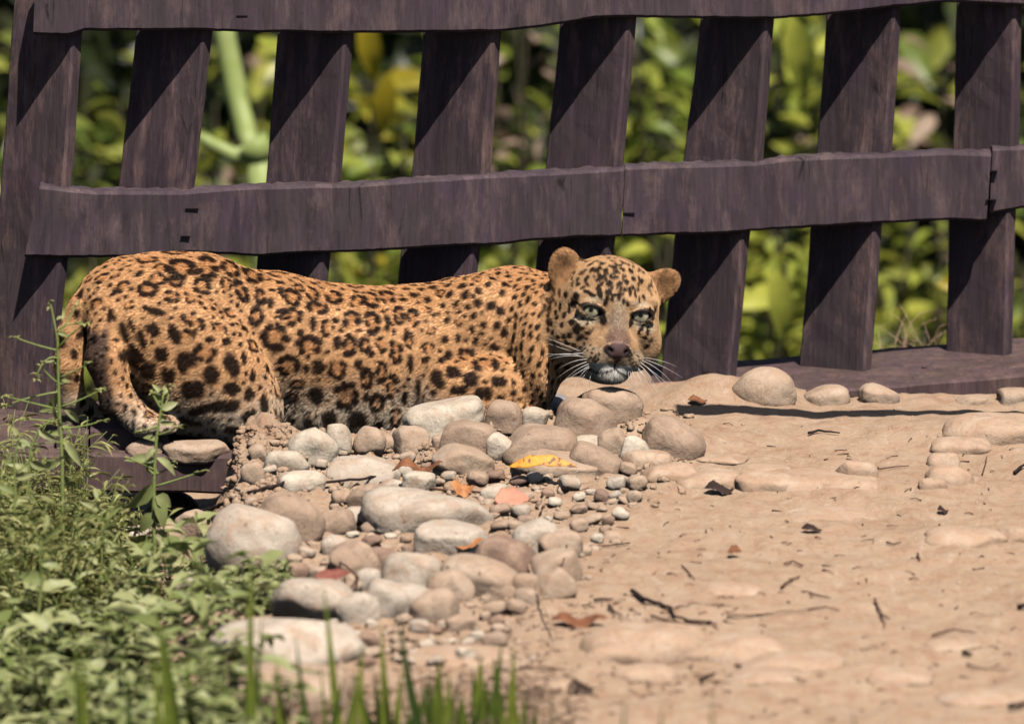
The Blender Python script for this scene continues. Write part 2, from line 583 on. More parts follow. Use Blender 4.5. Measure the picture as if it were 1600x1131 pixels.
PK = [
    [(-110, 28, 140), (0, 20, 133), (60, 16, 127), (290, 0, 112), (405, -6, 106), (480, -12, 97), (648, -20, 86)],
    [(-110, 235, 350), (55, 211, 331), (290, 184, 304), (400, 174, 292), (640, 150, 268)],
    [(-110, 450, 568), (55, 431, 552), (285, 413, 532), (400, 401, 516), (635, 380, 495)],
    [(-110, 676, 795), (50, 661, 784), (275, 641, 766), (385, 626, 751), (625, 600, 725)],
    [(-110, 890, 1006), (35, 874, 995), (265, 851, 974), (375, 840, 962), (610, 815, 938)],
    [(-110, 1110, 1222), (30, 1094, 1211), (255, 1066, 1193), (365, 1054, 1173), (604, 1030, 1150)],
    [(-110, 1300, 1416), (20, 1289, 1409), (240, 1275, 1395), (355, 1265, 1379), (588, 1247, 1362)],
    [(-110, 1498, 1606), (5, 1492, 1598), (235, 1487, 1594), (345, 1480, 1588), (555, 1476, 1583)],
    [(-110, -190, -75), (640, -240, -120)],
    [(-110, 1700, 1810), (535, 1690, 1800)],
]
plab = ['leftmost leaning picket with a long crack']
for i, c in enumerate(PK):
    picket(c, seed=20 + i)


def box_part(name, corners8, mat, parent=fence, bevel=0.004, sub=0):
    F = [(0, 1, 2, 3), (7, 6, 5, 4), (0, 4, 5, 1), (1, 5, 6, 2), (2, 6, 7, 3), (3, 7, 4, 0)]
    return add_part(name, corners8, F, mat, parent=parent, bevel=bevel)


def beam(a, b_, depth, h, name='base_beam', mat=None):
    """a, b_: front top edge ends in world"""
    d = (b_ - a).normalized()
    n = Vector((-d.y, d.x, 0)).normalized()
    k = 14
    secs = []
    rr = random.Random(int(a.x * 1000) + 5)
    for i in range(k + 1):
        p = a.lerp(b_, i / k) + Vector((0, 0, rr.uniform(-.0012, .0012)))
        c = 0.004
        z = Vector((0, 0, 1))
        secs.append([p - z * c, p - z * (h - c), p - z * h + n * c, p - z * h + n * (depth - c), p - z * (h - c) + n * depth,
                     p - z * c + n * depth, p + n * (depth - c), p + n * c])
    V, F = sweep(secs)
    return add_part(name, V, F, mat or M['deck'])


# left deck: front beam, planks behind it, a short sleeper on top
beam(P(-160, 708, -0.20), P(372, 712, -0.19), 0.07, 0.060)
beam(P(-160, 708, -0.20) + Vector((0, .074, 0.002)), P(600, 712, -0.19) + Vector((0, .074, 0)), 0.16, 0.05, 'deck_plank')
beam(P(-160, 708, -0.20) + Vector((0, .238, 0.000)), P(700, 712, -0.19) + Vector((0, .238, 0)), 0.18, 0.05, 'deck_plank')
beam(P(88, 674, -0.15), P(138, 674, -0.15), 0.09, 0.034, 'sleeper')
beam(P(141, 671, -0.16), P(262, 671, -0.16), 0.10, 0.036, 'sleeper')
# right base plank below the pickets and its raised front beam
beam(P(1000, 634, 0.33), P(1700, 578, 0.45), 0.30, 0.06, 'base_plank')
beam(P(1404, 607, 0.41), P(1760, 540, 0.56), 0.05, 0.07)
# unseen beam and post, added above the frame to cast a shadow band
h_ = 0.95
o1 = Vector((1.06, 0.125, 0)) + SUN * (h_ / SUN.z)
o2 = Vector((2.9, 0.17, 0)) + SUN * ((h_ + 0.0) / SUN.z)
beam(o1, o2, 0.05, 0.04, 'unseen_shadow_beam')
beam(o2 + Vector((0.3 -0.05, -0.02, -0.03)), o2 + Vector((0.4, -0.02, -0.03)), 0.10, 1.15, 'unseen_beam_post')


def nail(px, py, w, h, yoff):
    q = []
    for dy in (-0.0025, 0.012):
        for sx, sy in ((-1, 1), (1, 1), (1, -1), (-1, -1)):
            x = px + sx * w / 2
            q.append(P(x, py + sy * h / 2, fence_y(x / 1000.0) + yoff + dy))
    box_part('staple', q, M['iron'], bevel=0)


for px, py, w, h in ((983, 333, 22, 4), (1553, 267, 14, 4), (1549, 312, 20, 4), (378, 25, 22, 4), (300, 326, 26, 3), (290, 369, 18, 3)):
    nail(px, py, w * .8, h * .35, YO)

# ------------------------------------------------------------------ leopard: one continuous body from a blended distance field
def yl(x):
    return -0.10 + 0.20 * x


def W(px, py, dy=0.0):
    Y = yl(px / 1000.0) + dy
    return np.array(P(px, py, Y))


def ell(p, c, r, rot=None):
    q = p - c
    if rot is not None: q = q @ rot
    k0 = np.sqrt(((q / r) ** 2).sum(1)); k1 = np.sqrt(((q / (r * r)) ** 2).sum(1)) + 1e-9
    return k0 * (k0 - 1.0) / k1


def cone(p, a, b_, ra, rb):
    ba = b_ - a
    t = np.clip(((p - a) @ ba) / (ba @ ba), 0, 1)
    return np.linalg.norm(p - a - t[:, None] * ba, axis=1) - (ra + (rb - ra) * t)


def smin(a, b_, k):
    h = np.maximum(k - np.abs(a - b_), 0) / k
    return np.minimum(a, b_) - h * h * k * 0.25


def smax(a, b_, k):
    return -smin(-a, -b_, k)


def rot_y(deg):      # turns the x axis towards the lower right of the picture for positive values
    a = R(deg)
    return np.array([[math.cos(a), 0, math.sin(a)], [0, 1, 0], [-math.sin(a), 0, math.cos(a)]])


mm = 0.001
TRUNK = [
    (W(222, 484), (105, 86, 84), 0), (W(300, 500), (125, 100, 104), 0), (W(420, 532), (140, 104, 108), 0),
    (W(540, 562, -.005), (140, 108, 116), 0), (W(650, 560), (130, 104, 115), 0), (W(748, 532, .0), (112, 96, 103), 0),
    (W(812, 512, .0), (70, 78, 88), 0), (W(520, 632, -.01), (125, 80, 58), 0), (W(640, 630, 0), (70, 80, 62), 0),
]
ROT_TH = rot_y(42)
HEADC = np.array(P(945, 506, -0.070))
yaw, roll = R(10.5), R(8)
fh = np.array([math.sin(yaw), -math.cos(yaw), 0.0])
xh0 = np.array([math.cos(yaw), math.sin(yaw), 0.0]); zh0 = np.array([0, 0, 1.0])
pitchh = R(-3.5)
fh, zh0 = fh * math.cos(pitchh) - zh0 * math.sin(pitchh), zh0 * math.cos(pitchh) + fh * math.sin(pitchh)
zh = zh0 * math.cos(roll) + xh0 * math.sin(roll)
xh = xh0 * math.cos(roll) - zh0 * math.sin(roll)
HM = np.stack([xh, fh, zh], 1)           # columns: local axes


def to_local(p): return (p - HEADC) @ HM / mm


def from_local(q): return HEADC + (np.asarray(q, float) * mm) @ HM.T


EYES = [(-39.5, 70, 27.5), (39.5, 70, 27.5)]


EARC = {-1: (-68., -6, 70), 1: (76., -8, 62)}


def ear_rot(s):
    a = R(15 if s < 0 else 50) * s
    b2 = R(-14) * s
    Ra = np.array([[math.cos(a), 0, math.sin(a)], [0, 1, 0], [-math.sin(a), 0, math.cos(a)]])
    Rb = np.array([[math.cos(b2), -math.sin(b2), 0], [math.sin(b2), math.cos(b2), 0], [0, 0, 1]])
    return Ra @ Rb


def head_sdf(p):
    q = to_local(p)
    A = np.array
    d = ell(q, A((0, 0, 24.)), A((80., 84, 82)))
    d = smin(d, ell(q, A((0, 34., 52)), A((65., 46, 52))), 14)
    for s in (-1, 1):
        d = smin(d, ell(q, A((47. * s, 28, -20)), A((38., 44, 43))), 16)
        d = smin(d, ell(q, A((43. * s, 56, -2)), A((23., 24, 18))), 14)
        d = smin(d, cone(q, A((17. * s, 76, 45)), A((56. * s, 58, 46)), 11, 10), 10)
    mz = ell(q, A((0, 78., -30)), A((40., 48, 31)))
    mz = smin(mz, cone(q, A((0, 66., 30)), A((0, 102., -17)), 22, 19), 12)
    for s in (-1, 1):
        mz = smin(mz, ell(q, A((23. * s, 90, -42)), A((26., 26, 18))), 9)
    mz = smin(mz, ell(q, A((0, 91., -63)), A((26., 24, 17))), 12)
    mz = smin(mz, ell(q, A((0, 45., -58)), A((40., 48, 28))), 14)
    mz = smin(mz, ell(q, A((0, 111., -27)), A((24., 16, 13.5))), 5)
    d = smin(d, mz, 12)
    # mouth line and nostrils
    d = smax(d, -ell(q, A((0, 122., -50)), A((2.2, 14, 7))), 3)
    for s in (-1, 1):
        d = smax(d, -ell(q, A((13. * s, 127, -27)), A((5., 8, 3.4)), rot_y(-25 * s)), 2)
    # eye openings with lids
    for s, e in zip((-1, 1), EYES):
        ea = A(e, float) if False else np.array(e, float)
        lid = ell(q, ea + A((0, 2., 1.)), A((22., 17, 15)))
        d = smin(d, lid, 6)
        cut = ell(q, ea + A((-2. * s, 17, -2.5)), A((17.5, 17, 7.6)), rot_y(-12 * s))
        d = smax(d, -cut, 2.5)
    # ears
    for s in (-1, 1):
        c = A(EARC[s]); rt = ear_rot(s)
        e = ell(q, c, A((26., 12, 40)), rt)
        e = smin(e, cone(q, A((44. * s, 0, 48)), c + rt @ A((-4. * s, 0, 12)), 24, 11), 14)
        bowl = ell(q, c + A((3. * s, 19., 3)), A((22., 15, 31)), rt)
        e = smax(e, -bowl, 12)
        d = smin(d, e, 15)
    return d * mm


def sdf(p, head=True):
    t = None
    for c, r, a in TRUNK:
        e = ell(p, c, np.array(r) * mm)
        t = e if t is None else smin(t, e, 0.030)
    # neck
    t = smin(t, cone(p, W(800, 508, -.012), np.array(P(897, 508, -0.028)), .086, .077), .03)
    # lower neck thickened towards the camera, added to catch the light
    t = smin(t, ell(p, np.array(P(838, 556, -.040)), np.array((40, 66, 88)) * mm), .025)
    # near thigh and knee
    th = ell(p, W(304, 565, -.078), np.array((144, 58, 96)) * mm, ROT_TH)
    th = smin(th, ell(p, W(378, 636, -.085), np.array((56, 42, 46)) * mm), .03)
    th = smin(th, ell(p, W(205, 500, -.04), np.array((58, 55, 44)) * mm), .03)
    t = smin(t, th, 0.009)
    # shank folded along the ground and hock standing up behind
    t = smin(t, cone(p, W(372, 652, -.08), W(272, 655, -.07), .030, .022), .016)
    hk = cone(p, W(180, 500, -.045), W(166, 560, -.085), .040, .029)
    hk = smin(hk, cone(p, W(166, 560, -.085), W(184, 624, -.10), .029, .024), .01)
    hk = smin(hk, cone(p, W(184, 624, -.10), W(222, 660, -.115), .024, .020), .012)
    hk = smin(hk, ell(p, W(240, 662, -.12), np.array((27, 27, 14)) * mm), .012)
    for i in range(3):
        hk = smin(hk, ell(p, W(258 + i * 4, 664 - i * 2, -.137 + i * .018), np.array((16, 10, 11)) * mm), .005)
    t = smin(t, hk, 0.012)
    # far hind leg
    t = smin(t, ell(p, W(300, 610, .06), np.array((90, 40, 75)) * mm), .02)
    t = smin(t, cone(p, W(200, 620, .09), W(240, 668, .07), .03, .026), .02)
    # tail, hanging from the rump and lying along the deck
    tl = [(168, 462, .0, .026), (132, 484, .0, .024), (114, 525, -.005, .021), (108, 570, -.01, .020), (114, 622, .0, .019), (150, 655, .03, .018), (210, 662, .08, .017)]
    for a, b_ in zip(tl, tl[1:]):
        t = smin(t, cone(p, W(a[0], a[1], a[2]), W(b_[0], b_[1], b_[2]), a[3], b_[3]), .008)
    # shoulder, upper arm and forearm
    sh = ell(p, W(758, 530, -.056), np.array((84, 50, 100)) * mm, rot_y(-14))
    sh = smin(sh, ell(p, W(757, 604, -.108), np.array((106, 46, 50)) * mm), .010)
    sh = smin(sh, cone(p, W(686, 622, -.09), W(820, 668, -.15), .036, .030), .02)
    sh = smin(sh, ell(p, W(842, 676, -.16), np.array((38, 32, 22)) * mm), .015)
    t = smin(t, sh, 0.009)
    t = smin(t, cone(p, W(800, 600, .05), W(850, 680, .0), .036, .028), .02)
    if head:
        msk = p[:, 0] > 0.80
        if msk.any():
            h = head_sdf(p[msk])
            t[msk] = smin(t[msk], h, 0.018)
    return t


def surface_nets(X, Y, Z, Fv):
    ins = Fv < 0
    c = [(0, 0, 0), (1, 0, 0), (0, 1, 0), (1, 1, 0), (0, 0, 1), (1, 0, 1), (0, 1, 1), (1, 1, 1)]
    s = (slice(None, -1), slice(1, None))
    cnt = sum(ins[s[a], s[b_], s[d]].astype(np.int8) for a, b_, d in c)
    act = (cnt > 0) & (cnt < 8)
    idx = np.argwhere(act)
    vid = np.full(act.shape, -1, np.int64); vid[act] = np.arange(len(idx))
    ax = (X, Y, Z)
    acc = np.zeros((len(idx), 3)); num = np.zeros(len(idx))
    for i in range(8):
        for j in range(i + 1, 8):
            if bin(i ^ j).count('1') != 1: continue
            oi = np.array([i & 1, (i >> 1) & 1, (i >> 2) & 1]); oj = np.array([j & 1, (j >> 1) & 1, (j >> 2) & 1])
            a = idx + oi; b_ = idx + oj
            fa = Fv[a[:, 0], a[:, 1], a[:, 2]]; fb = Fv[b_[:, 0], b_[:, 1], b_[:, 2]]
            mk = (fa < 0) != (fb < 0)
            t = np.where(mk, fa / np.where(mk, fa - fb, 1), 0)
            pa = np.stack([ax[k][a[:, k]] for k in range(3)], 1); pb = np.stack([ax[k][b_[:, k]] for k in range(3)], 1)
            acc += (pa + (pb - pa) * t[:, None]) * mk[:, None]; num += mk
    V = acc / num[:, None]
    quads = []
    for k in range(3):
        o = [0, 0, 0]; o[k] = 1
        a = ins[tuple(slice(None, -1) if q == k else slice(None) for q in range(3))]
        b_ = ins[tuple(slice(1, None) if q == k else slice(None) for q in range(3))]
        e = np.argwhere(a != b_)
        u, v = (k + 1) % 3, (k + 2) % 3
        ok = (e[:, u] > 0) & (e[:, v] > 0) & (e[:, u] < act.shape[u]) & (e[:, v] < act.shape[v])
        e = e[ok]
        def cell(du, dv):
            q = e.copy(); q[:, u] -= du; q[:, v] -= dv
            return vid[q[:, 0], q[:, 1], q[:, 2]]
        q = np.stack([cell(1, 1), cell(0, 1), cell(0, 0), cell(1, 0)], 1)
        flip = ~a[e[:, 0], e[:, 1], e[:, 2]]
        q[flip] = q[flip][:, ::-1]
        quads.append(q)
    return V, np.concatenate(quads)


def build_body():
    X = np.concatenate([np.arange(0.070, 0.835, 0.0060), np.arange(0.835, 1.085, 0.0036)])
    Y = np.arange(-0.330, 0.235, 0.0048)
    Z = np.arange(-0.075, 0.345, 0.0044)
    st = 4
    iX, iY, iZ = (np.unique(np.append(np.arange(0, len(a), st), len(a) - 1)) for a in (X, Y, Z))
    gx, gy, gzz = np.meshgrid(X[iX], Y[iY], Z[iZ], indexing='ij')
    Fc = sdf(np.stack([gx.ravel(), gy.ravel(), gzz.ravel()], 1)).reshape(gx.shape)
    near = [np.abs(a[:, None] - a[ii][None, :]).argmin(1) for a, ii in ((X, iX), (Y, iY), (Z, iZ))]
    Fv = Fc[np.ix_(near[0], near[1], near[2])].copy()
    mk = np.abs(Fv) < 0.034
    pts = np.argwhere(mk)
    pp = np.stack([X[pts[:, 0]], Y[pts[:, 1]], Z[pts[:, 2]]], 1)
    Fv[mk] = sdf(pp)
    V, Q = surface_nets(X, Y, Z, Fv)
    me = mesh_np('tmp', V, Q)
    o = bpy.data.objects.new('tmp', me); col.objects.link(o)
    md = o.modifiers.new('s', 'SUBSURF'); md.levels = 1; md.render_levels = 1
    dg = bpy.context.evaluated_depsgraph_get()
    ev = o.evaluated_get(dg)
    m2 = bpy.data.meshes.new_from_object(ev)
    bpy.data.objects.remove(o); bpy.data.meshes.remove(me)
    n = len(m2.vertices)
    V = np.empty(n * 3, np.float32); m2.vertices.foreach_get('co', V); V = V.reshape(-1, 3).astype(float)
    e = 0.0006
    for it in range(3):
        f = sdf(V)
        gr = np.stack([sdf(V + np.eye(3)[k] * e) - f for k in range(3)], 1) / e
        g2 = (gr ** 2).sum(1)
        stp = np.clip(f / np.maximum(g2, 0.05), -0.003, 0.003)
        V = V - gr * stp[:, None]
    # loose muscle and fur unevenness
    nrm = gr / np.maximum(np.sqrt(g2), 1e-6)[:, None]
    hd = sstep(0.84, 0.88, V[:, 0])
    u = 0.0028 * (1 - hd) * fbm(V[:, 0] * 16, V[:, 1] * 16, V[:, 2] * 11, 3, 51)
    # skin folds behind the shoulder and at the flank
    px = V[:, 0] * 1000
    fold = np.exp(-((px - (690 - (0.10 - V[:, 2]) * -190)) / 26) ** 2)
    u = u - 0.004 * np.exp(-((px - (662 + (0.10 - V[:, 2]) * -120)) / 12) ** 2) * (1 - hd) * sstep(.19, .12, V[:, 2])
    V = V + nrm * u[:, None]
    m2.vertices.foreach_set('co', V.astype(np.float32).ravel())
    m2.polygons.foreach_set('use_smooth', np.ones(len(m2.polygons), bool))
    m2.update()
    return m2, V


body_me, BV = build_body()
body_me.name = 'leopard_body'
nv = len(BV)
nn_ = np.empty(nv * 3, np.float32)
body_me.vertices.foreach_get('normal', nn_)
BN = nn_.reshape(-1, 3).astype(float)
polys = np.empty(len(body_me.polygons) * 4, np.int32)
body_me.polygons.foreach_get('vertices', polys)
BQ = polys.reshape(-1, 4)
bvh = BVHTree.FromPolygons([Vector(v) for v in BV], BQ.tolist())
kd = KDTree(nv)
for i, v in enumerate(BV): kd.insert(v, i)
kd.balance()

# which vertices belong to the head, which to body
LQ = to_local(BV)
HEADW = sstep(-62, -40, LQ[:, 0] * 0.35 + LQ[:, 1]) * (np.linalg.norm(LQ / np.array((1.0, 1.05, 1.0)), axis=1) < 150) * (BV[:, 0] > 0.845)
HEADW = HEADW * (1 - sstep(-52, -66, LQ[:, 2]) * sstep(30, 8, LQ[:, 1]))
HEADW = HEADW * (1 - sstep(0.874, 0.862, BV[:, 0]) * sstep(-30, -45, LQ[:, 2]))
EARW = np.zeros(nv)
for s in (-1, 1):
    c_ = np.array(EARC[s]); rt_ = ear_rot(s)
    EARW = np.maximum(EARW, sstep(1.35, 0.98, np.sqrt((((LQ - c_) @ rt_ / np.array((33., 19, 44))) ** 2).sum(1))))
EARW *= sstep(44, 58, LQ[:, 2]) * sstep(52, 62, np.abs(LQ[:, 0]))

dark = np.zeros(nv); inner = np.zeros(nv)
wn1 = fbm(BV[:, 0] * 260, BV[:, 1] * 260, BV[:, 2] * 260, 2, 61)
wn2 = fbm(BV[:, 0] * 90, BV[:, 1] * 90, BV[:, 2] * 90, 2, 71)


def frame_at(n):
    n = Vector(n)
    t = Vector((1, 0.1, 0)); t = (t - n * t.dot(n))
    if t.length < 0.05: t = Vector((0, 0, 1)).cross(n)
    t.normalize()
    return t, n.cross(t) * (-1 if n.cross(t).z < 0 else 1)


def blob(c, t, s_, a, b_, ang=0.0, tgt=None, amt=1.0, soft=0.22, nz=0.22):
    """paint a dark ellipse at world c; half sizes a, b_ along the turned frame t, s_"""
    if tgt is None: tgt = dark
    ca, sa = math.cos(ang), math.sin(ang)
    u = np.array(t) * ca + np.array(s_) * sa
    w = np.array(s_) * ca - np.array(t) * sa
    ids = [i for _, i, _ in kd.find_range(c, max(a, b_) * 1.5)]
    if not ids: return
    ids = np.array(ids)
    d = BV[ids] - np.array(c)
    e = np.sqrt((d @ u / a) ** 2 + (d @ w / b_) ** 2) + nz * wn1[ids] * 0.8 + nz * wn2[ids] * 0.6
    v = sstep(1 + soft, 1 - soft, e) * amt
    tgt[ids] = np.maximum(tgt[ids], v)


def hit(px, py):
    loc, n, i, d = bvh.ray_cast(CAM, ray(px, py))
    return loc, n


def rosette(c, n, w, h, ang, kind, rr, img=False):
    """kind R ring, S solid; w, h full sizes in metres"""
    t, s_ = frame_at(n)
    a, b_ = w / 2, h / 2
    if kind == 'S':
        k = rr.random()
        if k < 0.5 or min(a, b_) < 0.006:
            blob(c, t, s_, a, b_, ang)
        else:
            ca, sa = math.cos(ang), math.sin(ang)
            for q in (-1, 1):
                o = (t * ca + s_ * sa) * (q * a * 0.38) + (s_ * ca - t * sa) * (rr.uniform(-.2, .2) * b_)
                blob(c + o, t, s_, a * 0.68, b_ * 0.9, ang + rr.uniform(-.5, .5))
        return
    nb = max(4, int(round((a + b_) * 1000 / 5.4)))
    gap = rr.randrange(nb)
    gap2 = rr.randrange(nb)
    ca, sa = math.cos(ang), math.sin(ang)
    blob(c, t, s_, a * 0.8, b_ * 0.8, ang, inner, 1.0, 0.35, 0.1)
    ph = rr.uniform(0, 6.28)
    th = max(0.0019, 0.16 * (a + b_))
    for i in range(nb):
        if i == gap and rr.random() < 0.6: continue
        f = ph + 6.283 * i / nb + rr.uniform(-.15, .15)
        r = 1 - th / (a + b_) * 1.2 + rr.uniform(-.07, .07)
        lx, ly = math.cos(f) * a * r, math.sin(f) * b_ * r
        o = t * (lx * ca - ly * sa) + s_ * (lx * sa + ly * ca)
        tx, ty = -math.sin(f) * a, math.cos(f) * b_
        ta = math.atan2(ty, tx) + ang
        seg = 3.14159 * (a + b_) / nb
        blob(c + o, t, s_, seg * rr.uniform(.40, .60), th * rr.uniform(.85, 1.35), ta + rr.uniform(-.35, .35))


PIN = """242,516,20,28,S,-20;274,521,20,36,S,-35;254,551,22,28,S;290,562,32,40,S,-30;304,606,36,36,S;322,551,38,28,R;332,586,26,38,S;364,569,24,42,S,-15;364,606,28,26,S
353,631,50,22,S;313,639,42,20,S,20;293,657,50,20,S;368,669,34,18,S;392,650,30,26,S;391,615,16,26,S;414,629,16,36,S;396,586,12,20,S;382,558,10,24,S;212,556,28,46,S,-20
196,519,14,36,S,-15;175,491,13,30,S;224,530,13,36,S,-15;207,508,9,30,S,-20;293,523,32,14,R,20;304,501,42,15,R,-25;343,512,26,14,R,-20;329,530,18,11,S;355,533,16,16,S;242,485,44,12,S,-20
233,578,30,36,S;265,586,24,30,S;233,452,32,22,R;249,436,28,18,R;277,438,22,26,R,-30;233,406,34,13,R;279,396,48,14,R;285,418,40,32,R,-20;325,417,32,38,R;362,418,30,24,R;396,431,32,26,R
437,429,30,22,R,-20;316,447,28,30,R;269,463,30,18,R,-20;253,418,22,13,R;193,447,22,14,R,30;219,427,16,10,S,20;180,457,20,9,S,30;355,445,16,28,R;378,454,20,32,R,20;408,463,15,26,R
431,526,42,42,R;401,494,22,32,R;444,491,22,18,R;424,473,12,18,S;404,492,18,26,R;458,464,26,26,R;489,460,22,20,R;523,464,28,22,R;559,471,20,22,R,-30;497,481,40,14,R;458,494,34,28,R
490,505,12,28,S;510,513,13,28,R;525,500,13,12,S;551,500,26,34,R;583,503,24,34,R;607,500,12,16,S;611,515,14,26,R;625,492,16,30,R;646,497,17,30,R;484,539,42,32,R;453,570,38,34,R
500,573,26,26,S;529,575,28,34,R;547,539,20,36,R;529,536,13,24,S;572,539,16,26,R;562,568,13,20,S;575,590,18,36,R;581,552,12,14,S;598,538,20,26,R;620,549,20,42,R;598,581,16,36,R
614,603,17,42,R;591,627,24,34,R;544,617,38,46,R;497,617,24,36,S;516,653,28,34,S;560,653,36,32,S;484,655,18,20,S;594,661,20,18,S;620,650,18,34,R;416,434,22,12,R,-20
516,442,28,13,R,-10;559,448,26,12,R;581,468,24,26,R;607,464,20,24,R;685,591,24,40,S,-20;710,581,24,26,S;718,607,26,18,S;737,591,28,26,S;757,614,30,24,S;760,568,40,18,R
731,557,24,16,R;702,554,16,18,S,-30;692,562,12,14,S;671,542,20,16,R;666,562,14,14,S;781,594,26,22,S;783,622,15,16,S;804,612,11,14,S;679,612,14,10,S;630,437,20,10,R;590,443,20,10,R
480,575,12,18,S;470,520,14,14,S;640,530,12,30,R;643,568,10,34,S;655,605,9,36,S;634,620,11,28,S;636,660,12,20,S;574,620,12,18,S;468,450,16,12,R;440,455,12,16,S"""
rr = random.Random(5)
pins = []  # narrow solid ones behind the shoulder paint in the shade of its fold
for it in PIN.replace('\n', ';').split(';'):
    q = it.split(',')
    x, y, w, h = (float(v) for v in q[:4])
    ang = R(float(q[5])) if len(q) > 5 else 0.0
    if q[4] == 'S' and h > w: ang = -ang
    loc, n = hit(x, y)
    if loc is None or loc.x > 0.86 or loc.y > 0.3: continue
    # the size is as seen: keep it on surfaces facing the camera, never past 1.5x on grazing ones
    f = min(1.7, 1.0 / max(0.35, abs(n.dot(ray(x, y)))))
    up = abs(n.z)
    rosette(loc, n, w * .00099, h * .00099 * (f if up > .6 else 1), ang, q[4], rr)
    pins.append((loc, max(w, h) * .00058))
# the rest of the coat, spaced by region
bodyids = np.where((HEADW < 0.3) & (EARW < 0.1))[0]
order = RNG.permutation(bodyids)[:24000]
pk = [(np.array(p), r) for p, r in pins]
PC = np.array([p for p, r in pk]); PR = np.array([r for p, r in pk])


def region(v, n):
    x, z = v[0], v[2]
    """spacing, w, h, kind probability of ring, angle"""
    if x < 0.145: return .024, .015, .020, 0.0, 0
    if .15 < x < .235 and z < .15 and v[1] < -.125: return .0145, .0062, .0115, 0, 0
    if x < 0.26 and z < 0.05 and v[1] < -.10: return .014, .007, .009, 0, 0
    if x > 0.80: return .0140, .0088, .0140, 0.0, 0.25
    if x > 0.70: return .0165, .0125, .0155, 0.12, 0.4
    if x > 0.64: return .0195, .014, .016, 0.5, 0.2
    if z < 0.03 and n[1] > -.5: return .030, .022, .022, 0, 0
    return (.0252, .0205, .0205, 0.68, 0) if n[2] < .75 else (.0190, .014, .011, .45, 0)


acc_p = PC.copy(); acc_r = PR.copy()
cell = {}
def ck(p): return (int(p[0] // .03), int(p[1] // .03), int(p[2] // .03))
for p, r in zip(PC, PR): cell.setdefault(ck(p), []).append((p, r))
fills = []
for i in order:
    v = BV[i]; n = BN[i]
    sp, w, h, pr, an = region(v, n)
    k = ck(v); ok = True
    for a in (-1, 0, 1):
        for b_ in (-1, 0, 1):
            for c_ in (-1, 0, 1):
                for p, r in cell.get((k[0] + a, k[1] + b_, k[2] + c_), ()):
                    dd = v - p
                    if dd @ dd < (sp * 0.5 + r) ** 2: ok = False; break
                if not ok: break
            if not ok: break
        if not ok: break
    if not ok: continue
    cell.setdefault(k, []).append((v, sp * 0.5))
    fills.append((i, w, h, pr, an))
for i, w, h, pr, an in fills:
    s = rr.uniform(.75, 1.2)
    kd_ = 'R' if rr.random() < pr else 'S'
    if kd_ == 'S' and w > .017: s *= .62
    rosette(Vector(BV[i]), Vector(BN[i]), w * s, h * rr.uniform(.8, 1.15) * s, rr.uniform(-.4, .4) - an, kd_, rr)
# small extra dots wherever the coat is still bare
dots = []
for i in RNG.permutation(bodyids)[:9000]:
    if BV[i, 0] < .14: continue
    if dark[i] > .02: continue
    nb_ = [j for _, j, _ in kd.find_range(Vector(BV[i]), .0062)]
    if dark[nb_].max() > .25 or inner[i] > .2: continue
    n = Vector(BN[i]); t, s_ = frame_at(n)
    blob(Vector(BV[i]), t, s_, rr.uniform(.0028, .0048), rr.uniform(.0030, .0050), rr.uniform(-1, 1))
dark *= (1 - HEADW)
# face: markings read off the photograph (enlarged head: origin 840,380, scale 5.14)
FACE = """405,100,60,30,20;400,150,40,22,0;425,175,50,26,25;485,215,60,36,45;435,220,50,26,55;520,170,60,26,20;550,220,30,34,0;505,285,70,34,35;395,290,50,24,50;500,345,90,30,45;400,395,80,34,-20
575,330,60,44,50;500,400,30,80,10;570,395,40,46,-20;440,420,50,24,-20;365,360,50,20,20;335,340,30,20,30;610,190,56,24,-10;680,215,40,20,-30;640,240,44,18,0;750,230,60,44,-60;770,290,50,34,-50
715,315,36,36,0;700,380,28,20,0;740,395,22,66,0;660,330,44,34,20;630,420,70,20,10;560,450,22,46,-10;600,455,20,40,0;655,440,22,46,-10;690,470,18,40,0;720,490,22,36,20;545,490,20,36,0
820,300,60,24,-60;785,420,18,56,10;815,460,16,46,0;850,440,22,46,20;770,370,20,46,40;625,280,44,26,10;650,180,36,18,0;590,270,22,30,0;465,150,36,18,10;700,270,30,20,-20;690,160,30,18,-20;600,145,34,18,0
230,420,60,36,-30;310,430,46,44,0;185,515,28,56,0;120,470,46,18,40;260,530,34,100,0;280,495,56,22,0;160,600,46,36,-30;115,650,36,36,-45;220,580,34,46,0;280,640,80,50,-30;320,700,80,70,-45
200,660,36,36,-45;215,750,54,46,0;125,720,46,28,0;90,580,26,36,0;370,610,18,18,0;400,650,26,18,40;350,760,70,30,40;370,690,30,22,30;430,820,16,18,0;400,770,18,16,0;410,860,16,24,0;440,880,14,22,0;380,850,44,24,-20
470,905,14,24,0;490,930,14,20,0;455,930,14,22,0;430,920,14,20,0;500,890,12,16,0;450,850,12,14,0;470,950,12,16,0;380,810,14,16,0;350,840,24,16,30
830,690,26,44,-40;880,720,22,54,-20;850,650,50,16,30;900,640,16,46,0;850,760,54,18,-20;810,720,18,36,0;870,610,36,14,30;925,600,14,50,0;905,540,16,50,0;865,830,46,30,30;900,780,30,20,30;880,680,30,14,40
750,930,44,9,10;760,955,46,9,10;770,980,42,9,10;745,905,36,8,10;800,900,18,12,0;815,935,14,12,0;335,560,10,20,0;310,590,34,12,40;440,700,26,10,50;400,720,28,12,50;440,620,18,10,50;300,820,50,18,-20;240,800,44,30,-20;170,760,40,26,-10;140,800,40,24,0;180,830,40,24,10;90,640,30,40,0;100,520,36,20,30;150,560,24,40,0;90,700,30,30,0;260,740,40,40,-40;330,660,40,20,-45;420,730,24,12,40;360,880,40,18,-10;300,870,40,20,0"""
SC = 5.14
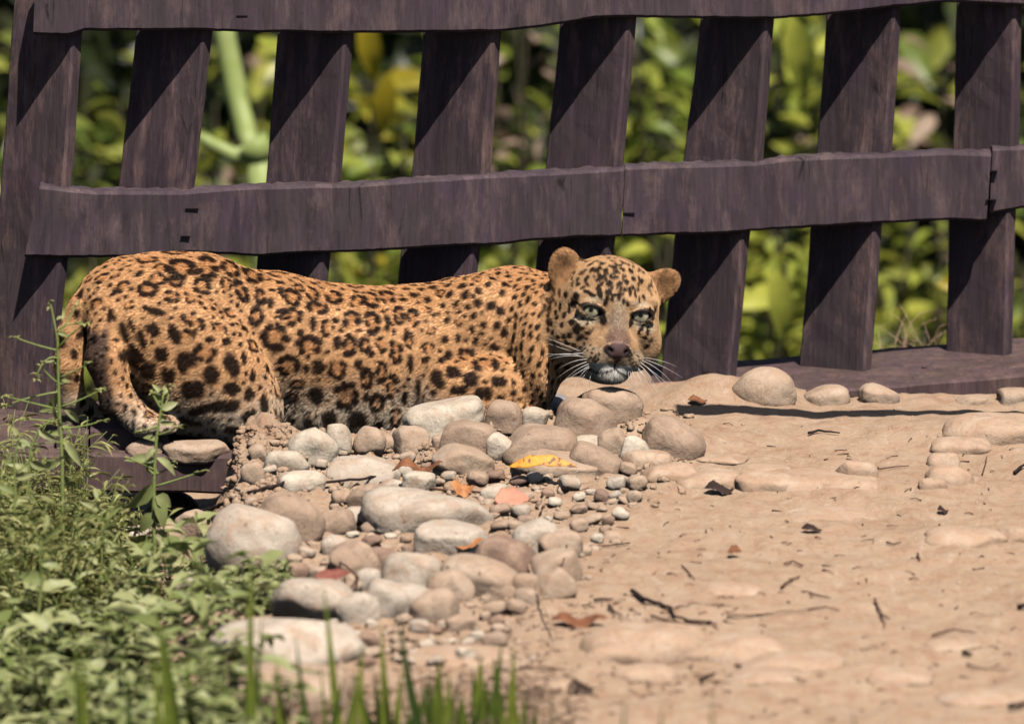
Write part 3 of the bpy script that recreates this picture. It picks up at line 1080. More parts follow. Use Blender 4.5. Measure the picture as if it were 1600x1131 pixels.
for it in FACE.replace('\n', ';').split(';'):
    x, y, w, h, a = (float(v) for v in it.split(','))
    loc, n = hit(840 + x / SC, 380 + y / SC)
    if loc is None or loc.y > 0.1: continue
    t = Vector((1, 0, 0)); t = (t - n * t.dot(n)).normalized(); s_ = n.cross(t)
    if s_.z < 0: s_ = -s_
    f = min(1.5, 1 / max(.45, abs(n.dot(ray(x, y)))))
    kf = 0.78 if w * h > 2400 else 1.0
    blob(loc, t, s_, w / SC * .00060 * kf + .0008, h / SC * .00060 * kf + .0008, R(a), amt=1.0, soft=0.2, nz=0.22)
for i in RNG.permutation(np.where((HEADW > 0.3) & (LQ[:, 2] > 55) & (EARW < .02) & (LQ[:, 1] > -40) & (dark < .05))[0])[:130]:
    if dark[i] > .1: continue
    n = Vector(BN[i]); t, s_ = frame_at(n)
    blob(Vector(BV[i]), t, s_, rr.uniform(.0020, .0036), rr.uniform(.003, .0055), rr.uniform(-.8, .8), amt=.9)
# small marks on the sides and back of the head
for i in RNG.permutation(np.where((HEADW > 0.3) & (LQ[:, 1] < 15) & (EARW < .05))[0])[:130]:
    n = Vector(BN[i]); t, s_ = frame_at(n)
    if LQ[i, 1] > 0 and abs(LQ[i, 0]) < 60: continue
    blob(Vector(BV[i]), t, s_, rr.uniform(.0025, .005), rr.uniform(.003, .007), rr.uniform(-.6, .6), amt=.85)

# coat colours
C = np.zeros((nv, 3))
orange = np.array((0.86, 0.445, 0.205)); tawny = np.array((0.60, 0.245, 0.085)); cream = np.array((0.84, 0.70, 0.53))
C[:] = orange
x_, z_, y_ = BV[:, 0], BV[:, 2], BV[:, 1]
lowc = sstep(0.115, 0.01, z_ + 0.02 * wn2) * (1 - sstep(0.66, 0.72, x_)) * 0.92
lowc = np.maximum(lowc, sstep(0.035, -0.02, z_ + 0.02 * wn2) * (1 - .75 * sstep(.70, .82, x_)))
pale_neck = sstep(0.840, 0.872, x_ + 0.004 * wn2) * sstep(0.13, 0.05, z_) * (1 - HEADW)
lowc = np.maximum(lowc, pale_neck * 0.45)
groin = np.exp(-((x_ - 0.452) / 0.035) ** 2 - ((z_ - 0.035) / 0.055) ** 2)
lowc = np.maximum(lowc, groin * .8)
hockc = sstep(0.15, 0.20, x_) * sstep(0.27, 0.24, x_) * sstep(0.10, 0.03, z_) * (y_ < -.10)
lowc = np.maximum(lowc, hockc * .7)
C = C * (1 - lowc[:, None]) + cream * lowc[:, None]
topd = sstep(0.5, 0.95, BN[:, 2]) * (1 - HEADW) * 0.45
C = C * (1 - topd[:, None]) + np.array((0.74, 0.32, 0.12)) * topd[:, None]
C = C * (1 - inner[:, None] * 0.6 * (1 - HEADW[:, None])) + tawny * (inner[:, None] * 0.6 * (1 - HEADW[:, None]))
# charcoal hock fur, with the shade of its left side painted in
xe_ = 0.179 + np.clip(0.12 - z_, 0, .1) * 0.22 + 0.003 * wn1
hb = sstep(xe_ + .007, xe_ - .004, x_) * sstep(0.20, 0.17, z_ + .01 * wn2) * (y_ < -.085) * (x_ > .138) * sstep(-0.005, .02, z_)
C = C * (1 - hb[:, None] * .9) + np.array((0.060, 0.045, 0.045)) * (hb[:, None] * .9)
# face
q = LQ


def eb(cx, cz, rx, rz, ang=0, f0=0, lo=.75, hi=1.15):
    ca, sa = math.cos(R(ang)), math.sin(R(ang))
    dx, dz = q[:, 0] - cx, q[:, 2] - cz
    e = np.sqrt(((dx * ca + dz * sa) / rx) ** 2 + ((dz * ca - dx * sa) / rz) ** 2) + 0.10 * wn1
    return sstep(hi, lo, e) * (q[:, 1] > f0) * (HEADW > .2)


def lay(col_, w):
    global C
    C = C * (1 - w[:, None]) + np.array(col_) * w[:, None]


fd = dark.copy()
face_w = HEADW
lay((0.72, 0.43, 0.225), face_w)
lay((0.66, 0.34, 0.145), face_w * sstep(40, -10, q[:, 1]) * 0.8)
lay((0.60, 0.34, 0.165), face_w * sstep(45, 75, q[:, 2]) * 0.6)
lay((0.35, 0.24, 0.16), eb(0, 12, 19, 34, 0, 55, .6, 1.1))              # nose bridge
lay((0.25, 0.15, 0.105), eb(0, -10, 22, 18, 0, 60, .6, 1.1))
lay((0.50, 0.35, 0.21), eb(0, 40, 13, 12, 0, 55, .5, 1.1))
for s in (-1, 1):
    lay((0.74, 0.56, 0.36), eb(42 * s, 12, 25, 10, -14 * s, 40))           # pale under the eye
    lay((0.72, 0.52, 0.33), eb(34 * s, 44, 16, 5, -6 * s, 40))
    lay((0.60, 0.42, 0.27), eb(30 * s, -38, 28, 14, 0, 40))
    lay((0.86, 0.80, 0.70), eb(18 * s, -55, 20, 8, 0, 60))
lay((0.88, 0.82, 0.74), eb(0, -72, 30, 18, 0, 50))
lay((0.66, 0.56, 0.44), face_w * sstep(-58, -74, q[:, 2]) * .8)
fdm = fd * (HEADW > .2)
# no marks on the bridge of the nose, chin and muzzle white
keep = 1 - np.maximum(eb(0, 10, 17, 34, 0, 60, .7, 1.0), eb(0, -76, 30, 16, 0, 60))
dark = np.where(HEADW > .2, fdm * keep, dark)
earf = EARW * (BN @ fh > -0.25)
lay((0.66, 0.34, 0.155), earf)
hr = np.clip(fbm(q[:, 0] * .35, q[:, 1] * .05, q[:, 2] * .12, 3, 91) * 1.2, 0, 1)
lay((0.14, 0.075, 0.04), earf * hr * 0.75)
for s in (-1, 1):
    e_ = (q - np.array(EARC[s])) @ ear_rot(s)
    base_dark = np.exp(-((e_[:, 0] + 8 * s) / 11) ** 2 - ((e_[:, 2] + 4) / 26) ** 2)
    lay((0.16, 0.085, 0.05), earf * base_dark * 0.35)
earb = EARW * (BN @ fh <= -0.25)
lay((0.03, 0.02, 0.018), earb)
dark *= (1 - EARW)
dark[BV[:, 0] < 0] = 0
# black line of eyes, tear marks, mouth, nostrils
bk = np.zeros(nv)
for s in (-1, 1):
    e = 0
    a_ = R(13 * s); ex, ez = q[:, 0] - 38.5 * s, q[:, 2] - 26.0
    e = np.sqrt(((ex * math.cos(a_) + ez * math.sin(a_)) / 21.5) ** 2 + ((ez * math.cos(a_) - ex * math.sin(a_) - 1.5) / 11.0) ** 2) + 0.04 * wn1
    bk = np.maximum(bk, sstep(1.06, 0.90, e) * (q[:, 1] > 45))
    bk = np.maximum(bk, eb(21.5 * s, 15, 5.5, 12, -14 * s, 55, .7, 1.1))
    bk = np.maximum(bk, eb(58 * s, 32, 10, 3.0, 24 * s, 30, .7, 1.1))
    bk = np.maximum(bk, eb(14.0 * s, -28, 8, 5, -35 * s, 95, .7, 1.1) * .95)
    # lips
    lip = np.abs(q[:, 2] - (-55 - 0.30 * np.abs(q[:, 0]) - 3 * np.sin(np.abs(q[:, 0]) / 9)))
    bk = np.maximum(bk, sstep(2.9, 1.2, lip) * (np.abs(q[:, 0]) < 36) * (q[:, 1] > 60) * (q[:, 0] * s > 0))
bk = np.maximum(bk, sstep(2.4, 1.0, np.abs(q[:, 0])) * (q[:, 2] < -33) * (q[:, 2] > -57) * (q[:, 1] > 90))
bk = np.maximum(bk, eb(0, -38, 9, 4.5, 0, 100, .7, 1.1))
nose = eb(0, -27, 24, 13.5, 0, 98, .82, 1.02) * (q[:, 2] > -41)
lay((0.085, 0.048, 0.045), nose)
lay((0.03, 0.016, 0.016), nose * sstep(8, 15, np.abs(q[:, 0])))
dark = np.maximum(dark * (1 - nose), 0)
ink = np.array((0.007, 0.004, 0.004)); ink_b = np.array((0.030, 0.022, 0.026))
C = C * (1 - dark[:, None] * 0.97) + ink * dark[:, None] * 0.97
C = C * (1 - bk[:, None] * 0.97) + np.array((0.010, 0.007, 0.007)) * bk[:, None] * 0.97
C = np.clip(C * (1 + 0.10 * wn1[:, None] + 0.06 * wn2[:, None]), 0.004, 0.9)
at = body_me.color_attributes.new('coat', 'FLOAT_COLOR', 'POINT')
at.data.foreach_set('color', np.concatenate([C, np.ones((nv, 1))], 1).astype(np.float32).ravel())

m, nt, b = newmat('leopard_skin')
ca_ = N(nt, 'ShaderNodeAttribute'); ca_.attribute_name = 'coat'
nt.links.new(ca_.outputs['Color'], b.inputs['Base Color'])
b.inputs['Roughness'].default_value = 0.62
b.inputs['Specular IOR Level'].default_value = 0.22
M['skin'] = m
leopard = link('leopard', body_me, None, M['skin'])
tag(leopard, 'spotted leopard crouching low behind the stones and staring at the camera', 'leopard')


# fur: short combed strands rooted on the coat
def build_fur(count, seed=3):
    rg = np.random.default_rng(seed)
    q4 = BQ
    v0, v1, v2, v3 = (BV[q4[:, k]] for k in range(4))
    ar = np.linalg.norm(np.cross(v2 - v0, v3 - v1), axis=1) * .5
    cen = (v0 + v2) * .5
    lc = to_local(cen)
    fn = BN[q4[:, 0]]
    vis = (fn @ np.array((0, -CT, ST)) > -0.35)
    wgt = ar * np.where(vis, 1.0, 0.12)
    headq = HEADW[q4[:, 0]] > .3
    wgt = wgt * np.where(headq, 2.6, 1.0)
    nosep = nose[q4[:, 0]] > .2
    eyep = np.zeros(len(q4), bool)
    for s in (-1, 1):
        eyep |= (((lc[:, 0] - 38.5 * s) / 19) ** 2 + ((lc[:, 2] - 27.5) / 10.5) ** 2 < 1) & (lc[:, 1] > 50)
    wgt = np.where(nosep | eyep, 0, wgt)
    cum = np.cumsum(wgt); cum /= cum[-1]
    qi = np.searchsorted(cum, rg.random(count))
    a, b_ = rg.random((2, count, 1))
    p = (v0[qi] * (1 - a) + v1[qi] * a) * (1 - b_) + (v3[qi] * (1 - a) + v2[qi] * a) * b_
    qq = q4[qi]
    n = (BN[qq[:, 0]] * (1 - a) + BN[qq[:, 1]] * a) * (1 - b_) + (BN[qq[:, 3]] * (1 - a) + BN[qq[:, 2]] * a) * b_
    n /= np.linalg.norm(n, axis=1)[:, None]
    cc = (C[qq[:, 0]] * (1 - a) + C[qq[:, 1]] * a) * (1 - b_) + (C[qq[:, 3]] * (1 - a) + C[qq[:, 2]] * a) * b_
    hw = HEADW[qq[:, 0]][:, None]; ew = EARW[qq[:, 0]][:, None]
    lp = to_local(p)
    comb = np.tile(np.array((-0.85, 0.0, -0.5)), (count, 1))
    lowf = sstep(0.09, 0.0, p[:, 2])[:, None]
    comb = comb * (1 - lowf) + np.array((-0.35, 0.0, -1.0)) * lowf
    nk = sstep(0.74, 0.84, p[:, 0])[:, None]
    comb = comb * (1 - nk * .7) + np.array((-0.3, 0, -1.0)) * nk * .7
    hd = lp - np.array((0, 120., -20))
    hd = hd / np.linalg.norm(hd, axis=1)[:, None]
    hd = hd @ HM.T
    comb = comb * (1 - hw) + hd * hw
    eup = (lp / np.linalg.norm(lp, axis=1)[:, None]) @ HM.T
    comb = comb * (1 - ew) + eup * ew
    comb += rg.normal(0, .16, (count, 3))
    comb += 0.22 * np.stack([vnoise(p[:, 0] * 45, p[:, 1] * 45, p[:, 2] * 45, s) for s in (101, 102, 103)], 1)
    comb -= n * (comb * n).sum(1)[:, None]
    comb /= np.maximum(np.linalg.norm(comb, axis=1), 1e-6)[:, None]
    L = 0.0062 * (1 - hw[:, 0]) + 0.0038 * hw[:, 0] + 0.002 * ew[:, 0]
    bel = sstep(0.045, -0.01, p[:, 2]) * (p[:, 0] > 0.28) * (p[:, 0] < .66)
    gr = np.exp(-((p[:, 0] - 0.452) / 0.03) ** 2 - ((p[:, 2] - 0.035) / 0.05) ** 2)
    L = L * (1 + 0.9 * bel + 1.3 * gr)
    chin = hw[:, 0] * sstep(-58, -70, lp[:, 2])
    L = L * (1 + 1.3 * chin)
    br = hw[:, 0] * sstep(50, 30, lp[:, 1]) * sstep(-20, -50, lp[:, 2])
    L = L * (1 + 1.6 * br)
    L = L * rg.uniform(.65, 1.2, count)
    lift = 0.20 + 0.12 * rg.random(count) + .25 * gr + .15 * bel
    lift = lift[:, None]
    L = L[:, None]
    p0 = p - n * 0.0004
    p1 = p + comb * L * .5 + n * L * lift * .75
    p2 = p + comb * L * .98 + n * L * lift * .9
    pos = np.stack([p0, p1, p2], 1).astype(np.float32)
    hc = bpy.data.hair_curves.new('fur')
    hc.add_curves([3] * count)
    hc.attributes['position'].data.foreach_set('vector', pos.ravel()) if 'position' in hc.attributes else hc.position_data.foreach_set('vector', pos.ravel())
    ra = hc.attributes.get('radius') or hc.attributes.new('radius', 'FLOAT', 'POINT')
    w = np.where(hw[:, 0] > .5, 0.00020, 0.00030)
    rad = np.stack([w, w * .85, w * .15], 1).astype(np.float32)
    ra.data.foreach_set('value', rad.ravel())
    ca = hc.attributes.new('coat', 'FLOAT_COLOR', 'CURVE')
    v = rg.uniform(.78, 1.22, (count, 1))
    cc = np.clip(cc * v, 0.002, .95)
    ca.data.foreach_set('color', np.concatenate([cc, np.ones((count, 1))], 1).astype(np.float32).ravel())
    return hc


m, nt, b = newmat('leopard_fur')
ca_ = N(nt, 'ShaderNodeAttribute'); ca_.attribute_name = 'coat'
nt.links.new(ca_.outputs['Color'], b.inputs['Base Color'])
b.inputs['Roughness'].default_value = 0.6
b.inputs['Specular IOR Level'].default_value = 0.08
M['fur'] = m
fur = link('fur', build_fur(230000), leopard, M['fur'])

# eyes
m, nt, b = newmat('leopard_eye')
tc = N(nt, 'ShaderNodeTexCoord')
sp_ = N(nt, 'ShaderNodeSeparateXYZ'); nt.links.new(tc.outputs['Object'], sp_.inputs[0])
cmb = N(nt, 'ShaderNodeCombineXYZ'); nt.links.new(sp_.outputs[0], cmb.inputs[0]); nt.links.new(sp_.outputs[2], cmb.inputs[1])
ln = N(nt, 'ShaderNodeVectorMath', operation='LENGTH'); nt.links.new(cmb.outputs[0], ln.inputs[0])
fac = N(nt, 'ShaderNodeMath', operation='MULTIPLY'); fac.inputs[1].default_value = 1 / 0.016; nt.links.new(ln.outputs['Value'], fac.inputs[0])
nt.links.new(ramp(nt, fac.outputs[0], [(0.0, (0.004, 0.004, 0.004)), (0.19, (0.004, 0.004, 0.004)), (0.23, (0.20, 0.18, 0.10)), (0.42, (0.40, 0.36, 0.24)), (0.62, (0.50, 0.46, 0.34)), (0.80, (0.02, 0.012, 0.01)), (1.0, (0.01, 0.008, 0.008))]), b.inputs['Base Color'])
b.inputs['Roughness'].default_value = 0.10
b.inputs['Specular IOR Level'].default_value = 0.35
M['eye'] = m
for e in EYES:
    bm = bmesh.new(); bmesh.ops.create_uvsphere(bm, u_segments=32, v_segments=20, radius=0.0165)
    me = bpy.data.meshes.new('eye'); bm.to_mesh(me); bm.free()
    me.polygons.foreach_set('use_smooth', [True] * len(me.polygons))
    o = link('eye', me, leopard, M['eye'])
    c = from_local((e[0], e[1] - 2.2, e[2] - 1.5))
    # gaze towards the camera
    gd = (CAM - Vector(c)).normalized()
    gd = (gd * 0.8 + Vector(fh) * 0.2).normalized()
    xx = gd.cross(Vector((0, 0, 1))).normalized(); zz = xx.cross(gd).normalized()
    mt = Matrix((xx, gd, zz)).transposed().to_4x4(); mt.translation = Vector(c)
    o.matrix_world = mt


# whiskers
def tubes(name, strands, mat, parent=None, sides=5):
    V, F = [], []
    for pts, r0, r1 in strands:
        pts = [Vector(p) for p in pts]
        base = len(V); n = len(pts)
        for i, p in enumerate(pts):
            t = (pts[min(i + 1, n - 1)] - pts[max(i - 1, 0)]).normalized()
            u = t.cross(Vector((0.3, 1, 0.2))).normalized(); w = t.cross(u)
            r = r0 + (r1 - r0) * i / (n - 1) if not callable(r0) else r0(i / (n - 1))
            for k in range(sides):
                a = 6.2832 * k / sides
                V.append(p + (u * math.cos(a) + w * math.sin(a)) * r)
        for i in range(n - 1):
            for k in range(sides):
                F.append((base + i * sides + k, base + i * sides + (k + 1) % sides, base + (i + 1) * sides + (k + 1) % sides, base + (i + 1) * sides + k))
        F.append(tuple(base + k for k in range(sides))[::-1])
        F.append(tuple(base + (n - 1) * sides + k for k in range(sides)))
    me = mesh_py(name, V, F)
    return link(name, me, parent, mat)


def bez(a, b_, c, n=9):
    return [a * (1 - t) ** 2 + b_ * 2 * t * (1 - t) + c * t * t for t in (i / (n - 1) for i in range(n))]


m, nt, b = newmat('whisker')
b.inputs['Base Color'].default_value = (0.85, 0.80, 0.74, 1); b.inputs['Roughness'].default_value = 0.35
M['whisker'] = m
# start, middle, end in photo pixels, measured on the enlarged head
WH = [((908, 549), (880, 538), (852, 527)), ((906, 553), (880, 545), (855, 536)), ((910, 556), (878, 548), (848, 560)), ((913, 558), (885, 552), (858, 562)), ((918, 561), (892, 562), (872, 577)),
      ((918, 565), (890, 573), (870, 592)), ((922, 568), (898, 575), (876, 601)), ((925, 572), (905, 580), (901, 606)), ((922, 574), (910, 590), (905, 598)), ((926, 578), (920, 592), (921, 606)),
      ((912, 551), (884, 556), (850, 552)), ((923, 570), (900, 584), (880, 596)),
      ((1003, 559), (1030, 560), (1058, 573)), ((1002, 563), (1028, 572), (1052, 600)), ((1000, 566), (1024, 580), (1048, 622)), ((998, 570), (1018, 582), (1034, 628)), ((996, 574), (1014, 592), (1022, 630)),
      ((992, 578), (1006, 596), (1010, 632)), ((988, 583), (990, 600), (988, 622)), ((985, 586), (982, 600), (984, 612)), ((1004, 561), (1032, 568), (1066, 590)), ((1001, 567), (1028, 585), (1056, 612)),
      ((995, 576), (1020, 600), (1042, 634)), ((990, 581), (999, 600), (998, 626))]
st = []
for a, b_, c in WH:
    loc, n = hit(*a)
    if loc is None or loc.y > 0.1: loc = Vector(from_local((22 if a[0] > 960 else -22, 104, -45)))
    y0 = loc.y
    st.append((bez(loc, P(b_[0], b_[1], y0 - 0.018), P(c[0], c[1], y0 - 0.002), 10), 0.00042, 0.00012))
for s in st:
    tubes('whisker', [s], M['whisker'], leopard)

# ------------------------------------------------------------------ stones
_ico = {}


def ico(sub):
    if sub not in _ico:
        bm = bmesh.new(); bmesh.ops.create_icosphere(bm, subdivisions=sub, radius=1)
        bm.verts.ensure_lookup_table()
        _ico[sub] = (np.array([v.co[:] for v in bm.verts]), np.array([[v.index for v in f.verts] for f in bm.faces]))
        bm.free()
    return _ico[sub]


def stone_mesh(rx, ry, rz, tilt, seed, boxy=0.0, sub=4, rough=1.0):
    V, F = ico(sub)
    V = V.copy()
    if boxy:
        pw = 1 - 0.42 * boxy
        V = np.sign(V) * np.abs(V) ** pw
        V /= (np.abs(V) ** 3.2).sum(1)[:, None] ** (1 / 3.2)
    s = seed * 3.7
    k = 1 + rough * (0.10 * vnoise(V[:, 0] * 1.1 + s, V[:, 1] * 1.1, V[:, 2] * 1.1, seed) + 0.05 * vnoise(V[:, 0] * 2.7 + s, V[:, 1] * 2.7, V[:, 2] * 2.7, seed + 1)
                      + 0.014 * vnoise(V[:, 0] * 9 + s, V[:, 1] * 9, V[:, 2] * 9, seed + 2))
    # flattened facets
    rg = np.random.default_rng(seed)
    for _ in range(int(3 + 7 * boxy)):
        n = rg.normal(size=3); n /= np.linalg.norm(n)
        h = rg.uniform(.74, .95)
        d = (V * k[:, None]) @ n
        over = np.maximum(d - h, 0)
        V = V - (n[None, :] * (over * 0.75)[:, None]) / k[:, None]
    V = V * k[:, None] * np.array((rx, ry, rz))
    a = R(tilt)
    V = np.stack([V[:, 0] * math.cos(a) - V[:, 2] * math.sin(a), V[:, 1], V[:, 0] * math.sin(a) + V[:, 2] * math.cos(a)], 1)
    a = rg.uniform(-.25, .25)
    V = np.stack([V[:, 0] * math.cos(a) - V[:, 1] * math.sin(a), V[:, 0] * math.sin(a) + V[:, 1] * math.cos(a), V[:, 2]], 1)
    return V, F


def place_stone(cx, cy, w, h, mat, label, tilt=0, boxy=0.15, group=None, sink=0.0, yover=None, seed=None, name='stone'):
    seed = seed if seed is not None else int(cx * 7 + cy * 13)
    cont = G(cx, min(cy + h * 0.5, 1200))
    rx = w * 0.0005
    ry = min(rx * 0.85, 0.075)
    rz = math.sqrt(max((h * 0.0005) ** 2 - (ry * ST) ** 2, (h * 0.00032) ** 2)) / CT
    y = (cont.y + ry * 0.6) if yover is None else yover
    c = P(cx, cy, y)
    if sink:      # half buried: true size larger, most of it below ground
        rz *= 1 + sink; rx *= 1 + 0.12 * sink
        c.z -= rz * sink / (1 + sink) * 1.0
    V, F = stone_mesh(rx, ry, rz, tilt, seed, boxy, 4 if w > 40 else 3)
    o = link(name, mesh_np(name, V, F), None, M[mat])
    o.location = c
    tag(o, label, 'stone', group or 'river stones heaped before the fence')
    return o


